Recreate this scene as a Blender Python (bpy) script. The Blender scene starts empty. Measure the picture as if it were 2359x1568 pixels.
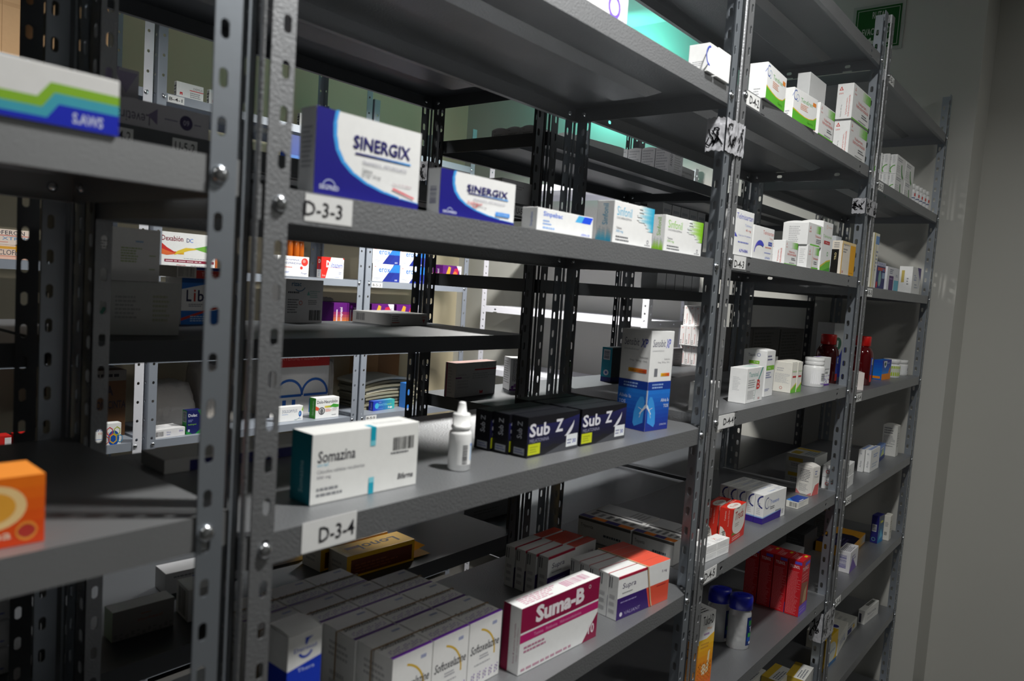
import bpy, bmesh, math, random
from mathutils import Vector, Matrix
R=random.Random(7); METAL=.8
SC=bpy.context.scene; COL=SC.collection
def lin(c): c/=255.0; return c/12.92 if c<=.04045 else ((c+.055)/1.055)**2.4
# ------------------------------------------------------------------ materials
MATS={}
def paper(rgb,rough=.42,spec=.35):
    k=('paper',tuple(rgb),rough)
    if k in MATS: return MATS[k]
    m=bpy.data.materials.new('printed_card'); m.use_nodes=True; n=m.node_tree.nodes; l=m.node_tree.links
    b=n['Principled BSDF']; b.inputs['Roughness'].default_value=rough; b.inputs['Specular IOR Level'].default_value=spec
    c=[lin(v) for v in rgb]
    t=n.new('ShaderNodeTexNoise'); t.inputs['Scale'].default_value=90; t.inputs['Detail'].default_value=2
    x=n.new('ShaderNodeMix'); x.data_type='RGBA'
    x.inputs['A'].default_value=(*[v*.95 for v in c],1); x.inputs['B'].default_value=(*[min(1,v*1.04) for v in c],1)
    g=n.new('ShaderNodeTexCoord'); l.new(g.outputs['Object'],t.inputs['Vector'])
    l.new(t.outputs['Fac'],x.inputs['Factor']); l.new(x.outputs['Result'],b.inputs['Base Color'])
    MATS[k]=m; return m
def plain(name,rgb,rough=.4,metal=0,spec=.5,trans=0,noise=0,nscale=30,bump=0,bscale=200,dist=.0004):
    k=('plain',name)
    if k in MATS: return MATS[k]
    m=bpy.data.materials.new(name); m.use_nodes=True; n=m.node_tree.nodes; l=m.node_tree.links
    b=n['Principled BSDF']; c=[lin(v) for v in rgb]
    b.inputs['Roughness'].default_value=rough; b.inputs['Metallic'].default_value=metal
    b.inputs['Specular IOR Level'].default_value=spec; b.inputs['Transmission Weight'].default_value=trans
    g=n.new('ShaderNodeTexCoord')
    t=n.new('ShaderNodeTexNoise'); t.inputs['Scale'].default_value=nscale; t.inputs['Detail'].default_value=3
    l.new(g.outputs['Object'],t.inputs['Vector'])
    x=n.new('ShaderNodeMix'); x.data_type='RGBA'
    x.inputs['A'].default_value=(*[v*(1-noise) for v in c],1); x.inputs['B'].default_value=(*[min(1,v*(1+noise)) for v in c],1)
    l.new(t.outputs['Fac'],x.inputs['Factor']); l.new(x.outputs['Result'],b.inputs['Base Color'])
    if bump:
        u=n.new('ShaderNodeTexNoise'); u.inputs['Scale'].default_value=bscale; u.inputs['Detail'].default_value=1.5
        l.new(g.outputs['Object'],u.inputs['Vector'])
        d=n.new('ShaderNodeBump'); d.inputs['Strength'].default_value=bump; d.inputs['Distance'].default_value=dist
        l.new(u.outputs['Fac'],d.inputs['Height']); l.new(d.outputs['Normal'],b.inputs['Normal'])
    MATS[k]=m; return m
def enamel(name,rgb,rough,bump,bscale,chips,metal=None):
    """grey enamelled sheet steel with small chipped and rubbed spots"""
    k=('plain',name)
    if k in MATS: return MATS[k]
    m=plain(name,rgb,rough,METAL if metal is None else metal,.5,0,.08,9,bump,bscale,.0006)
    n=m.node_tree.nodes; l=m.node_tree.links; b=n['Principled BSDF']
    src=b.inputs['Base Color'].links[0].from_socket
    g=n.new('ShaderNodeTexCoord'); v=n.new('ShaderNodeTexVoronoi'); v.inputs['Scale'].default_value=26
    l.new(g.outputs['Object'],v.inputs['Vector'])
    w=n.new('ShaderNodeTexNoise'); w.inputs['Scale'].default_value=7; l.new(g.outputs['Object'],w.inputs['Vector'])
    a=n.new('ShaderNodeMath'); a.operation='MULTIPLY'; l.new(w.outputs['Fac'],a.inputs[0]); a.inputs[1].default_value=chips
    q=n.new('ShaderNodeMath'); q.operation='LESS_THAN'; l.new(v.outputs['Distance'],q.inputs[0]); l.new(a.outputs[0],q.inputs[1])
    x=n.new('ShaderNodeMix'); x.data_type='RGBA'; x.inputs['B'].default_value=(.5,.5,.48,1)
    l.new(q.outputs[0],x.inputs['Factor']); l.new(src,x.inputs['A']); l.new(x.outputs['Result'],b.inputs['Base Color'])
    return m
WHITE=(238,239,238); BLACK=(22,22,26); GREY=(150,150,150); TXT=(95,97,102); NAVY=(28,26,128)
# ------------------------------------------------------------------ mesh collecting
class MB:
    def __init__(s): s.v=[]; s.f=[]; s.m=[]; s.mats=[]; s.sm=[]
    def mi(s,mat):
        if mat not in s.mats: s.mats.append(mat)
        return s.mats.index(mat)
    def face(s,pts,mat,smooth=False):
        i=len(s.v); s.v+=[tuple(p) for p in pts]; s.f.append(tuple(range(i,i+len(pts)))); s.m.append(s.mi(mat)); s.sm.append(smooth)
    def faces(s,vs,fs,mat,smooth=False):
        i=len(s.v); s.v+=[tuple(p) for p in vs]; k=s.mi(mat)
        for f in fs: s.f.append(tuple(i+j for j in f)); s.m.append(k); s.sm.append(smooth)
    def box(s,x0,y0,z0,x1,y1,z1,mat):
        p=[(x,y,z) for z in (z0,z1) for y in (y0,y1) for x in (x0,x1)]
        s.faces(p,[(0,2,3,1),(4,5,7,6),(0,1,5,4),(2,6,7,3),(0,4,6,2),(1,3,7,5)],mat)
    def lathe(s,prof,mat,n=24,cx=0,cy=0,smooth=True,sx=1,sy=1):
        vs=[];fs=[]
        for r,z in prof:
            for k in range(n):
                a=2*math.pi*k/n; vs.append((cx+sx*r*math.cos(a),cy+sy*r*math.sin(a),z))
        for j in range(len(prof)-1):
            for k in range(n):
                fs.append((j*n+k,j*n+(k+1)%n,(j+1)*n+(k+1)%n,(j+1)*n+k))
        s.faces(vs,fs,mat,smooth)
        s.faces(vs[:n],[tuple(range(n-1,-1,-1))],mat); s.faces(vs[-n:],[tuple(range(n))],mat)
    def mesh(s,name):
        me=bpy.data.meshes.new(name); me.from_pydata(s.v,[],s.f)
        for m in s.mats: me.materials.append(m)
        me.polygons.foreach_set('material_index',s.m); me.polygons.foreach_set('use_smooth',s.sm); me.update(); return me
    def obj(s,name,parent=None): return link(name,s.mesh(name),parent)
def link(name,data,parent=None,loc=None):
    o=bpy.data.objects.new(name,data); COL.objects.link(o)
    if parent: o.parent=parent
    if loc: o.location=loc
    return o
def tag(o,label=None,cat=None,group=None,kind=None):
    if label: o['label']=label
    if cat: o['category']=cat
    if group: o['group']=group
    if kind: o['kind']=kind
    return o
def soften(o,w,seg=2):
    me=o.data; bm=bmesh.new(); bm.from_mesh(me); bmesh.ops.remove_doubles(bm,verts=bm.verts,dist=1e-6)
    bmesh.ops.bevel(bm,geom=bm.edges[:],offset=w,segments=seg,affect='EDGES',profile=.6); bm.to_mesh(me); bm.free(); return o
# ------------------------------------------------------------------ lettering
TC={}
def glyphs(s,bold=0,ital=0):
    k=(s,bold,ital)
    if k in TC: return TC[k]
    cu=bpy.data.curves.new('t','FONT'); cu.body=s; cu.size=1; cu.resolution_u=2; cu.offset=bold; cu.shear=ital; cu.fill_mode='FRONT'
    o=bpy.data.objects.new('t',cu); COL.objects.link(o); dg=bpy.context.evaluated_depsgraph_get(); dg.update()
    e=o.evaluated_get(dg); me=e.to_mesh()
    vs=[(v.co.x,v.co.y) for v in me.vertices]; fs=[tuple(p.vertices) for p in me.polygons]; e.to_mesh_clear()
    bpy.data.objects.remove(o); bpy.data.curves.remove(cu)
    x0=min(v[0] for v in vs);x1=max(v[0] for v in vs);y0=min(v[1] for v in vs);y1=max(v[1] for v in vs)
    TC[k]=([((x-x0)/(x1-x0),(y-y0)/(y1-y0)) for x,y in vs],fs); return TC[k]
class Face:
    """one face of a carton: maps (u,v) in 0..1 onto it, layer by layer"""
    def __init__(s,f,w,d,h): s.f=f; s.w=w; s.d=d; s.h=h; s.n=1; s.a={'F':w/h,'B':w/h,'L':d/h,'R':d/h,'T':w/d}[f]
    def at(s,u,v,e):
        w,d,h=s.w,s.d,s.h
        return {'F':(u*w,-e,v*h),'B':(w-u*w,d+e,v*h),'L':(-e,d-u*d,v*h),'R':(w+e,u*d,v*h),'T':(u*w,v*d,h+e)}[s.f]
def draw(fc,p,mbs):
    k=p[0]; e=.00003*fc.n+.00004; fc.n+=1
    def to(name): return mbs.setdefault(name,MB())
    if k=='r':
        _,_,a,b,c,d,col=p[:7]; to('printed_panel').face([fc.at(a,b,e),fc.at(c,b,e),fc.at(c,d,e),fc.at(a,d,e)],paper(col))
    elif k=='p':
        to('printed_shape').face([fc.at(u,v,e) for u,v in p[2]],paper(p[3]))
    elif k=='e':
        _,_,cx,cy,rx,ry,col=p[:7]
        to('printed_shape').face([fc.at(cx+rx*math.cos(t*math.pi/12),cy+ry*math.sin(t*math.pi/12),e) for t in range(24)],paper(col))
    elif k=='a':
        _,_,cx,cy,r0,r1,a0,a1,col=p[:9]; n=14; m=to('printed_shape'); asp=fc.a
        for i in range(n):
            q=[math.radians(a0+(a1-a0)*(i+j)/n) for j in (0,1)]
            m.face([fc.at(cx+r*math.cos(t)/asp,cy+r*math.sin(t),e) for r,t in ((r0,q[0]),(r1,q[0]),(r1,q[1]),(r0,q[1]))],paper(col))
    elif k=='g':
        _,_,a,b,c,d,c0,c1,n,ax=p[:10]; m=to('printed_panel')
        for i in range(n):
            t=i/(n-1); col=tuple(int(c0[j]*(1-t)+c1[j]*t) for j in range(3)); s0,s1=i/n,(i+1)/n
            if ax=='u': q=(a+(c-a)*s0,b,a+(c-a)*s1,d)
            else: q=(a,b+(d-b)*s0,c,b+(d-b)*s1)
            m.face([fc.at(q[0],q[1],e),fc.at(q[2],q[1],e),fc.at(q[2],q[3],e),fc.at(q[0],q[3],e)],paper(col))
    elif k in('t','tv','ts'):
        _,_,s,a,b,w,h,col=p[:8]; o=p[8] if len(p)>8 else {}
        vs,fs=glyphs(s,o.get('bold',0),o.get('ital',0)); sl=o.get('slope',0)
        if k=='tv': uv=[(a+w-y*w,b+x*h) for x,y in vs]      # reads upwards
        elif k=='ts': uv=[(a+w-x*w,b+h-y*h) for x,y in vs]  # upside down
        else: uv=[(a+x*w,b+y*h+sl*x) for x,y in vs]
        to('lettering').faces([fc.at(u,v,e) for u,v in uv],fs,paper(col))
    elif k=='l':
        _,_,a,b,c,d,n,col=p[:8]; m=to('lettering'); rr=random.Random(int(a*997+b*31+n)); H=(d-b)/n
        for i in range(n):
            x=a; y0=d-(i+.8)*H; y1=y0+H*.5; end=c-(c-a)*rr.uniform(0,.35)
            while x<end:
                wl=(c-a)*rr.uniform(.06,.16); x2=min(x+wl,end)
                m.face([fc.at(x,y0,e),fc.at(x2,y0,e),fc.at(x2,y1,e),fc.at(x,y1,e)],paper(col)); x=x2+(c-a)*.025
    elif k=='b':
        _,_,a,b,c,d,ax=p[:7]; col=p[7] if len(p)>7 else BLACK; m=to('barcode'); rr=random.Random(5); t=0
        while t<1:
            wl=rr.choice((.02,.03,.05)); s0,s1=t,min(1,t+wl); t+=wl+rr.choice((.02,.03,.04))
            q=(a+(c-a)*s0,b,a+(c-a)*s1,d) if ax=='u' else (a,b+(d-b)*s0,c,b+(d-b)*s1)
            m.face([fc.at(q[0],q[1],e),fc.at(q[2],q[1],e),fc.at(q[2],q[3],e),fc.at(q[0],q[3],e)],paper(col))
def carton_parts(w,d,h,col,prints,flap=0,flat=False):
    """list of (part name, mesh): the carton first, then what is printed on it"""
    b=MB(); b.box(0,0,0,w,d,h,paper(col)); me=b.mesh('medicine_box')
    bm=bmesh.new(); bm.from_mesh(me); bmesh.ops.remove_doubles(bm,verts=bm.verts,dist=1e-6)
    bmesh.ops.bevel(bm,geom=bm.edges[:],offset=min(.0008,.05*min(w,d,h)),segments=2,affect='EDGES',profile=.6); bm.to_mesh(me); bm.free()
    out=[('medicine_box',me)]
    fcs={}
    runs={}
    for p in prints:
        f=p[1]
        if f not in fcs: fcs[f]=Face(f,w,d,h)
        mbs={}; draw(fcs[f],p,mbs)
        for k,m in mbs.items():
            lo=[min(v[i] for v in m.v) for i in range(3)]; hi=[max(v[i] for v in m.v) for i in range(3)]
            near=[]
            for g in runs.setdefault(k,[]):
                gap=math.sqrt(sum(max(0,lo[i]-g[2][i],g[1][i]-hi[i])**2 for i in range(3)))
                if gap<=.018: near.append(g)
            g=[[m],lo,hi]
            for q in near:
                g[0]=q[0]+g[0]; g[1]=[min(g[1][i],q[1][i]) for i in range(3)]; g[2]=[max(g[2][i],q[2][i]) for i in range(3)]
                runs[k].remove(q)
            runs[k].append(g)
    if flap:
        m=MB(); n=8; fm=paper(col)
        for i in range(n):
            z=[h+.0004+flap*math.sin(math.pi*min(1,(i+j)/n*.9+.02))*(1 if (i+j)<n else .35) for j in (0,1)]
            y=[d*(.02+.95*(i+j)/n) for j in (0,1)]
            m.face([(w*.03,y[0],z[0]),(w*.97,y[0],z[0]),(w*.97,y[1],z[1]),(w*.03,y[1],z[1])],fm,True)
            for X in (w*.03,w*.97): m.face([(X,y[0],h),(X,y[1],h),(X,y[1],z[1]),(X,y[0],z[0])],fm)
        m.face([(w*.03,d*.97,h),(w*.97,d*.97,h),(w*.97,y[1],z[1]),(w*.03,y[1],z[1])],fm)
        out.append(('tuck_flap',m.mesh('tuck_flap')))
    for k,gs in runs.items():
        for g in gs:
            M=MB()
            for m in g[0]:
                i=len(M.v); M.v+=m.v
                for f,mi,sm in zip(m.f,m.m,m.sm): M.f.append(tuple(i+j for j in f)); M.m.append(M.mi(m.mats[mi])); M.sm.append(sm)
            out.append((k,M.mesh(k)))
    return out
def place(parts,loc,yaw,label,cat,group=None,name=None,tilt=None):
    root=link(name or parts[0][0],parts[0][1]); root.location=loc; root.rotation_euler=(tilt or (0,0,0))[:2]+(math.radians(yaw),)
    for n,me in parts[1:]: link(n,me,root)
    tag(root,label,cat,group); return root
def box(geo,label,col=WHITE,prints=(),group=None,flap=0,cat='medicine box',dz=0,name=None):
    x,y,z,yaw,w,d,h=geo
    return place(carton_parts(w,d,h,col,prints,flap),(x,y,z+.0004+dz),yaw,label,cat,group,name)
def again(root,loc,yaw,label,group=None):
    """a copy of a thing with copies of its parts"""
    c=root.copy(); COL.objects.link(c); c.location=loc; c.rotation_euler=(0,0,math.radians(yaw)); c['label']=label
    if group: c['group']=group
    for ch in root.children:
        k=ch.copy(); COL.objects.link(k); k.parent=c
        for g in ch.children: q=g.copy(); COL.objects.link(q); q.parent=k
    return c
# ------------------------------------------------------------------ perforated steel
PITCH=.0375
def hole_cell(mb,fn,u0,u1,v0,v1,cu,cv,ru,rv,t,mat,n=16):
    """rectangle u0..u1 x v0..v1 of thickness t with a slot (obround) through it; fn(u,v,w)->xyz"""
    A=[]
    for k in range(n):
        a=2*math.pi*(k+.5)/n; c,s=math.cos(a),math.sin(a)
        if rv>=ru: A.append((cu+ru*c,cv+(rv-ru)*(1 if s>0 else -1)+ru*s))
        else: A.append((cu+(ru-rv)*(1 if c>0 else -1)+rv*c,cv+rv*s))
    B=[]
    for (x,y) in A:
        dx,dy=x-cu,y-cv; sx=((u1-cu) if dx>0 else (u0-cu))/dx if abs(dx)>1e-9 else 1e9; sy=((v1-cv) if dy>0 else (v0-cv))/dy if abs(dy)>1e-9 else 1e9
        q=min(sx,sy); B.append((cu+dx*q,cv+dy*q))
    vs=[];fs=[]
    for w in (0,t):
        vs+=[fn(u,v,w) for u,v in A]+[fn(u,v,w) for u,v in B]
    cs=[fn(u,v,w) for w in (0,t) for u,v in ((u1,v1),(u0,v1),(u0,v0),(u1,v0))]; o=len(vs); vs+=cs
    for q in (0,1):
        i=q*2*n
        for k in range(n):
            k2=(k+1)%n; f=(i+k,i+k2,i+n+k2,i+n+k); fs.append(f if q else f[::-1])
            b0,b1=B[k],B[k2]
            if abs(b0[0]-b1[0])>1e-7 and abs(b0[1]-b1[1])>1e-7:
                c=min(range(4),key=lambda j:abs((u1,u0,u0,u1)[j]-(b0[0]+b1[0])/2)+abs((v1,v1,v0,v0)[j]-(b0[1]+b1[1])/2))
                f=(i+n+k,i+n+k2,o+q*4+c); fs.append(f if q else f[::-1])
    for k in range(n):
        k2=(k+1)%n; fs.append((k,2*n+k,2*n+k2,k2))
    mb.faces(vs,fs,mat)
def plate(mb,fn,u0,u1,v0,v1,t,mat):
    p=[fn(u,v,w) for w in (0,t) for v in (v0,v1) for u in (u0,u1)]
    mb.faces(p,[(0,2,3,1),(4,5,7,6),(0,1,5,4),(2,6,7,3),(0,4,6,2),(1,3,7,5)],mat)
FL=.032; TH=.0016
POSTS={}
def post_mesh(z0,z1,style,mat):
    """L angle, corner at the origin, flanges along +x and +y, slots punched at every pitch"""
    k=(round(z0,4),round(z1,4),style,mat.name)
    if k in POSTS: return POSTS[k]
    mb=MB(); pitch,ru,rv,cu=(PITCH,.0039,.0078,.0235) if style=='slot' else ((.0655,.0045,.0052,.019) if style=='round' else (.0331,.0042,.0048,.018))
    r=.0035
    for fl in (0,1):
        fn=(lambda u,v,w:(u,w,v)) if fl==0 else (lambda u,v,w:(w,u,v))
        i=math.ceil((z0+.006)/pitch-.5); zs=[]
        while (i+.5)*pitch<z1-.004:
            zs.append(i*pitch); i+=1
        plate(mb,fn,r,FL,z0,zs[0]-pitch/2,TH,mat); plate(mb,fn,r,FL,zs[-1]+pitch/2,z1,TH,mat)
        for z in zs: hole_cell(mb,fn,r,FL,z-pitch/2,z+pitch/2,cu,z,ru,rv,TH,mat,12)
    n=5; ring=[]
    for q,rad in ((0,r),(1,r-TH)):
        ring.append([(r-rad*math.cos(a*math.pi/2/n),r-rad*math.sin(a*math.pi/2/n)) for a in range(n+1)])
    for a in range(n):
        for q in (0,1):
            p0,p1=ring[q][a],ring[q][a+1]
            mb.face([(*p0,z0),(*p1,z0),(*p1,z1),(*p0,z1)][::1 if q==0 else -1],mat,True)
        mb.face([(*ring[0][a],z1),(*ring[0][a+1],z1),(*ring[1][a+1],z1),(*ring[1][a],z1)],mat)
    me=mb.mesh('post'); POSTS[k]=me; return me
SHELF={}
def shelf_mesh(W,D,mat,holes=0):
    """pressed tray, top at z=0: turned-down punched edges, inward hems, one stiffener along the middle"""
    k=(round(W,4),round(D,4),mat.name,holes)
    if k in SHELF: return SHELF[k]
    mb=MB(); t=.0009; H=.029; g=.0003
    mb.box(0,0,-t,W,D,0,mat)
    for side in (0,1):
        y=0 if side==0 else D-t
        fn=(lambda u,v,w,y=y:(u,y+w,v))
        xs=[.115,W-.115]
        if not holes: plate(mb,fn,0,W,-H,-t,t,mat); xs=[]
        else: plate(mb,fn,.0,xs[0]-.01,-H,-t,t,mat); plate(mb,fn,xs[0]+.01,xs[1]-.01,-H,-t,t,mat); plate(mb,fn,xs[1]+.01,W,-H,-t,t,mat)
        for x in xs: hole_cell(mb,fn,x-.01,x+.01,-H,-t,x,-.0145,.0058,.0036,t,mat)
        mb.box(0.002,min(y,y+.009*(1 if side==0 else -1))+ (t if side==0 else 0),-H,W-.002,max(y,y+.009*(1 if side==0 else -1))+t,-H+t,mat)
        x=0 if side==0 else W-t
        fn=(lambda u,v,w,x=x:(x+w,u,v))
        ys=[.09,D-.09]
        if not holes: plate(mb,fn,t,D-t,-H,-t,t,mat); ys=[]
        else: plate(mb,fn,t,ys[0]-.012,-H,-t,t,mat); plate(mb,fn,ys[0]+.012,ys[1]-.012,-H,-t,t,mat); plate(mb,fn,ys[1]+.012,D-t,-H,-t,t,mat)
        for q in ys: hole_cell(mb,fn,q-.012,q+.012,-H,-t,q,-.0135,.0075,.0042,t,mat)
    a,b,c,e=D*.5-.05,D*.5-.034,D*.5+.034,D*.5+.05; x0,x1,x2,x3=.045,.075,W-.075,W-.045; zz=-.014
    lo=[(x1,b,zz),(x2,b,zz),(x2,c,zz),(x1,c,zz)]; hi=[(x0,a,-t),(x3,a,-t),(x3,e,-t),(x0,e,-t)]
    mb.faces(lo+hi,[(0,3,2,1),(0,1,5,4),(1,2,6,5),(2,3,7,6),(3,0,4,7)],mat)
    me=mb.mesh('shelf'); SHELF[k]=me; return me
def bolt_mesh():
    if 'bolt' in MATS: return MATS['bolt']
    mb=MB(); m=plain('zinc_plated_bolt',(205,208,212),.22,1.0)
    prof=[(.0072*math.cos(a*math.pi/16),.0045*math.sin(a*math.pi/16)+.0004) for a in range(0,8)]
    mb.lathe([(.0072,0)]+prof+[(.0004,.0049)],m,18); MATS['bolt']=mb.mesh('bolt'); return MATS['bolt']
def unit(x0,x1,y0,y1,levels,z0,z1,off,label,mats=(0,0),style='slot',bolts='F',rot=None,stick=None,holes=0,name='shelving_unit'):
    """one bolted steel shelving unit: four punched angle posts, shelves, bolts on the posts, stickers on the shelves"""
    root=link(name,None); root.location=((x0+x1)/2,(y0+y1)/2,z0)
    root.empty_display_size=.1
    if rot: root.rotation_euler[2]=rot
    tag(root,label,'shelving unit')
    W,D=x1-x0,y1-y0; ox,oy=-W/2,-D/2
    def mt(i): return STEEL[i] if isinstance(i,int) else i
    P=[]
    for (px,py,a,mi) in ((0,0,0,0),(W,0,90,1),(W,D,180,1),(0,D,270,0)):
        me=post_mesh(z0-off,z1-off,style,mt(mats[mi])); p=link('post',me,root,(ox+px,oy+py,off-z0)); p.rotation_euler[2]=math.radians(a); P.append(p)
    bm=bolt_mesh(); sh=[]
    for L in levels:
        s=link('shelf',shelf_mesh(W-2*TH-.0008,D-2*TH-.0008,mt(mats[0]),holes),root,(ox+TH+.0004,oy+TH+.0004,L-z0)); sh.append(s)
        bz=L-.014-off
        for i,p in enumerate(P):
            if i<2 and 'F' in bolts or i>1 and 'B' in bolts:
                # outer face of the long-side flange (local +x flange for posts 0,2 ; local +y flange for 1,3)
                b=link('bolt',bm,p)
                if i in (0,2): b.location=(.0235,0,bz); b.rotation_euler=(math.pi/2,0,0)
                else: b.location=(0,.0235,bz); b.rotation_euler=(0,-math.pi/2,0)
            if i in (2,3) and 'I' in bolts:
                for fl in (0,1):
                    b=link('bolt',bm,p); b.scale=(.8,.8,1)
                    if fl==0: b.location=(.0235,TH+.0012,bz); b.rotation_euler=(-math.pi/2,0,0)
                    else: b.location=(TH+.0012,.0235,bz); b.rotation_euler=(0,math.pi/2,0)
    for (lv,u0,u1,v0,v1,s,sl) in (stick or ()):
        m=MB(); e=.0006; w=u1-u0; bx=u0-(x0+TH+.0004); pm=paper((232,233,232),.5)
        zz0,zz1=v0-levels[lv],v1-levels[lv]
        m.box(bx,-e,zz0,bx+w,-.0001,zz1,pm)
        vs,fs=glyphs(s,.01); q=sl or (.12,.2,.78,.6)
        m.faces([(bx+w*(q[0]+q[2]*x),-e-.0003,zz0+(zz1-zz0)*(q[1]+q[3]*y)) for x,y in vs],fs,paper((40,40,45)))
        m.obj('shelf_sticker',sh[lv])
    return root,P,sh
LA,LB,LC,LE,LT,LR=27,3,34,10,3.2,8
EXPO=0.12
# ------------------------------------------------------------------ place: room
def wallmat(name,rgb,rough=.5): return plain(name,rgb,rough,0,.35,0,.03,3,.15,160,.0003)
WG=wallmat('grey_white_wall_paint',(192,192,186),.42); WC=wallmat('cream_wall_paint',(214,202,172),.5); WF=plain('polished_concrete_floor',(78,77,75),.35,0,.4,0,.12,6)
WT=wallmat('white_ceiling_paint',(212,214,212),.6)
WD=wallmat('grey_wall_paint',(112,112,110),.6)
FZ=-.38; CZ=2.42
def slab(name,x0,y0,z0,x1,y1,z1,mat):
    m=MB(); m.box(x0,y0,z0,x1,y1,z1,mat); return tag(m.obj(name),kind='structure')
slab('floor',-3.2,-2.0,FZ-.1,3.7,2.6,FZ,WF)
slab('ceiling',-3.2,-2.0,CZ,3.7,2.6,CZ+.1,WT)
slab('wall_back',-3.2,2.46,FZ,2.83,2.58,CZ,WC)
slab('wall_right',2.83,-.078,FZ,3.0,2.58,CZ,WG)
slab('wall_recess',3.1,-2.0,FZ,3.2,-.078,CZ,WG)
slab('wall_return',3.0,-.078,FZ,3.2,.02,CZ,WG)
slab('wall_left',-3.2,-2.0,FZ,-3.1,2.46,CZ,WD)
slab('wall_front',-3.1,-2.0,FZ,3.1,-1.9,CZ,WD)
# ------------------------------------------------------------------ shelving
HAM=enamel('hammered_grey_enamel',(158,160,163),.46,.9,330,.0); SMO=enamel('smooth_grey_enamel',(160,167,175),.42,.12,120,.0)
TRAY=enamel('scuffed_grey_enamel',(166,168,170),.46,.25,420,.07)
BLU=enamel('blue_grey_enamel',(150,157,168),.4,.1,120,.0,.2); LIT=enamel('lit_grey_enamel',(216,217,224),.4,.1,120,.0,0)  # pale coat puts the bright light on these posts into the colour
SHADE=enamel('shaded_grey_enamel',(78,81,85),.45,.2,300,.0,.3)  # grey enamel darkened: the rear row's shade is put into its colour
STEEL=[HAM,SMO,BLU,LIT]
PZ1=1.935
def st(lv,u0,u1,v0,v1,s,sl=None): return (lv,u0,u1,v0,v1,s,sl)
D2L=[1.831,1.531,1.231,.940,.631,.33,.03,-.27]
D3L=[1.815,1.5115,1.215,.912,.605,.303,.0,-.3]
D4L=[1.8206,1.526,1.229,.9286,.628,.326,.024,-.28]
D5L=[1.801,1.5074,1.2074,.904,.600,.295,-.009,-.31]
uD2=unit(-.964,-.032,0,.345,D2L,FZ,PZ1,.017,'nearest grey steel shelving unit, cut off by the left edge of the photo',(TRAY,SMO),bolts='FI')
for p in (uD2[1][0],uD2[1][2],uD2[1][3]): pass
uD3=unit(-.0235,.9085,0,.345,D3L,FZ,PZ1,0,'grey steel shelving unit carrying the D-3-3 and D-3-4 stickers',(HAM,SMO),bolts='FI',
  stick=[st(2,.0262,.0782,1.1895,1.2135,'D-3-3',(-.02,.2,.8,.55)),st(3,.0395,.103,.8845,.9135,'D-3-4',(.3,.22,.66,.52))])
uD4=unit(.920,1.835,0,.345,D4L,FZ,PZ1,.014,'grey steel shelving unit carrying the D-4-2 to D-4-5 stickers',(HAM,SMO),holes=1,bolts='FI',
  stick=[st(1,.9525,1.0185,1.4995,1.5235,'D-4-2',(.25,.2,.68,.6)),st(2,.963,1.02,1.2035,1.2275,'D-4-3',(.05,.1,.8,.55)),st(3,.959,1.033,.9005,.9265,'D-4-4',(.3,.25,.65,.5)),st(4,.953,1.013,.6025,.6275,'D-4-5',(.08,.22,.78,.6))])
uD5=unit(1.8714,2.8097,0,.345,D5L,FZ,PZ1+.01,-.008,'farthest grey steel shelving unit of the front row, against the end wall',(HAM,SMO),bolts='FI',
  stick=[st(i,1.9,1.968,D5L[i]-.0275,D5L[i]-.004,'D-5-%d'%(i+1),(.06,.2,.84,.6)) for i in range(6)])
C2L=[1.84,1.576,1.312,1.04,.63,.33,.03,-.27]; C3L=[1.84,1.576,1.312,1.04,.604,.303,0,-.3]; C4L=[1.475,1.160,.866,.556,.25,-.05,-.3]; C5L=[1.475,1.160,.88,.556,.25,-.05,-.3]
unit(-.964,-.032,.418,.765,C2L,FZ,PZ1,.004,'dark shelving unit standing back to back with the nearest one',(SHADE,SHADE),bolts='I')
uC3=unit(-.0235,.9085,.418,.765,C3L,FZ,PZ1,.004,'shadowed shelving unit back to back with the D-3 unit',(SHADE,SHADE),bolts='I')
unit(.920,1.835,.418,.765,C4L,FZ,PZ1,.004,'shadowed shelving unit back to back with the D-4 unit',(SHADE,SHADE),bolts='I')
unit(1.8714,2.8097,.418,.765,C5L,FZ,PZ1,.004,'shadowed shelving unit in the rear row against the end wall',(SHADE,SHADE),bolts='I')
BL=[1.713,1.415,1.118,.817,.516,.215,-.085,-.33]
BP=2.25
unit(-.10,.828,2.02,2.37,BL,FZ,BP,0,'blue-grey shelving unit against the cream wall, left of the B-4-1 sticker',(BLU,LIT),'round',bolts='F')
unit(.842,1.767,2.02,2.37,BL,FZ,BP,0,'blue-grey shelving unit against the cream wall with B-4-1 and B-4-3 stickers',(BLU,BLU),'round',bolts='F',
  stick=[st(0,.8795,.937,1.6855,1.7105,'B-4-1',(.08,.26,.8,.44)),st(2,.873,.932,1.0905,1.1125,'B-4-3',(.12,.2,.78,.6))])
unit(1.776,2.44,2.02,2.37,BL,FZ,1.9,0,'blue-grey shelving unit against the cream wall with B-5-3 and B-5-5 stickers',(BLU,BLU),'round',bolts='F',
  stick=[st(2,1.815,1.876,1.0905,1.1125,'B-5-3',(.08,.2,.78,.55)),st(4,1.822,1.884,.489,.511,'B-5-5',(.08,.24,.78,.5))])
EL=[1.62,1.33,1.03,.72,.42,.12,-.18]
unit(2.45-.0,2.81,.985,1.93,EL,FZ,1.72,0,'pale shelving unit standing crosswise against the end wall',(LIT,LIT),'dots',bolts='',holes=1)
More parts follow.
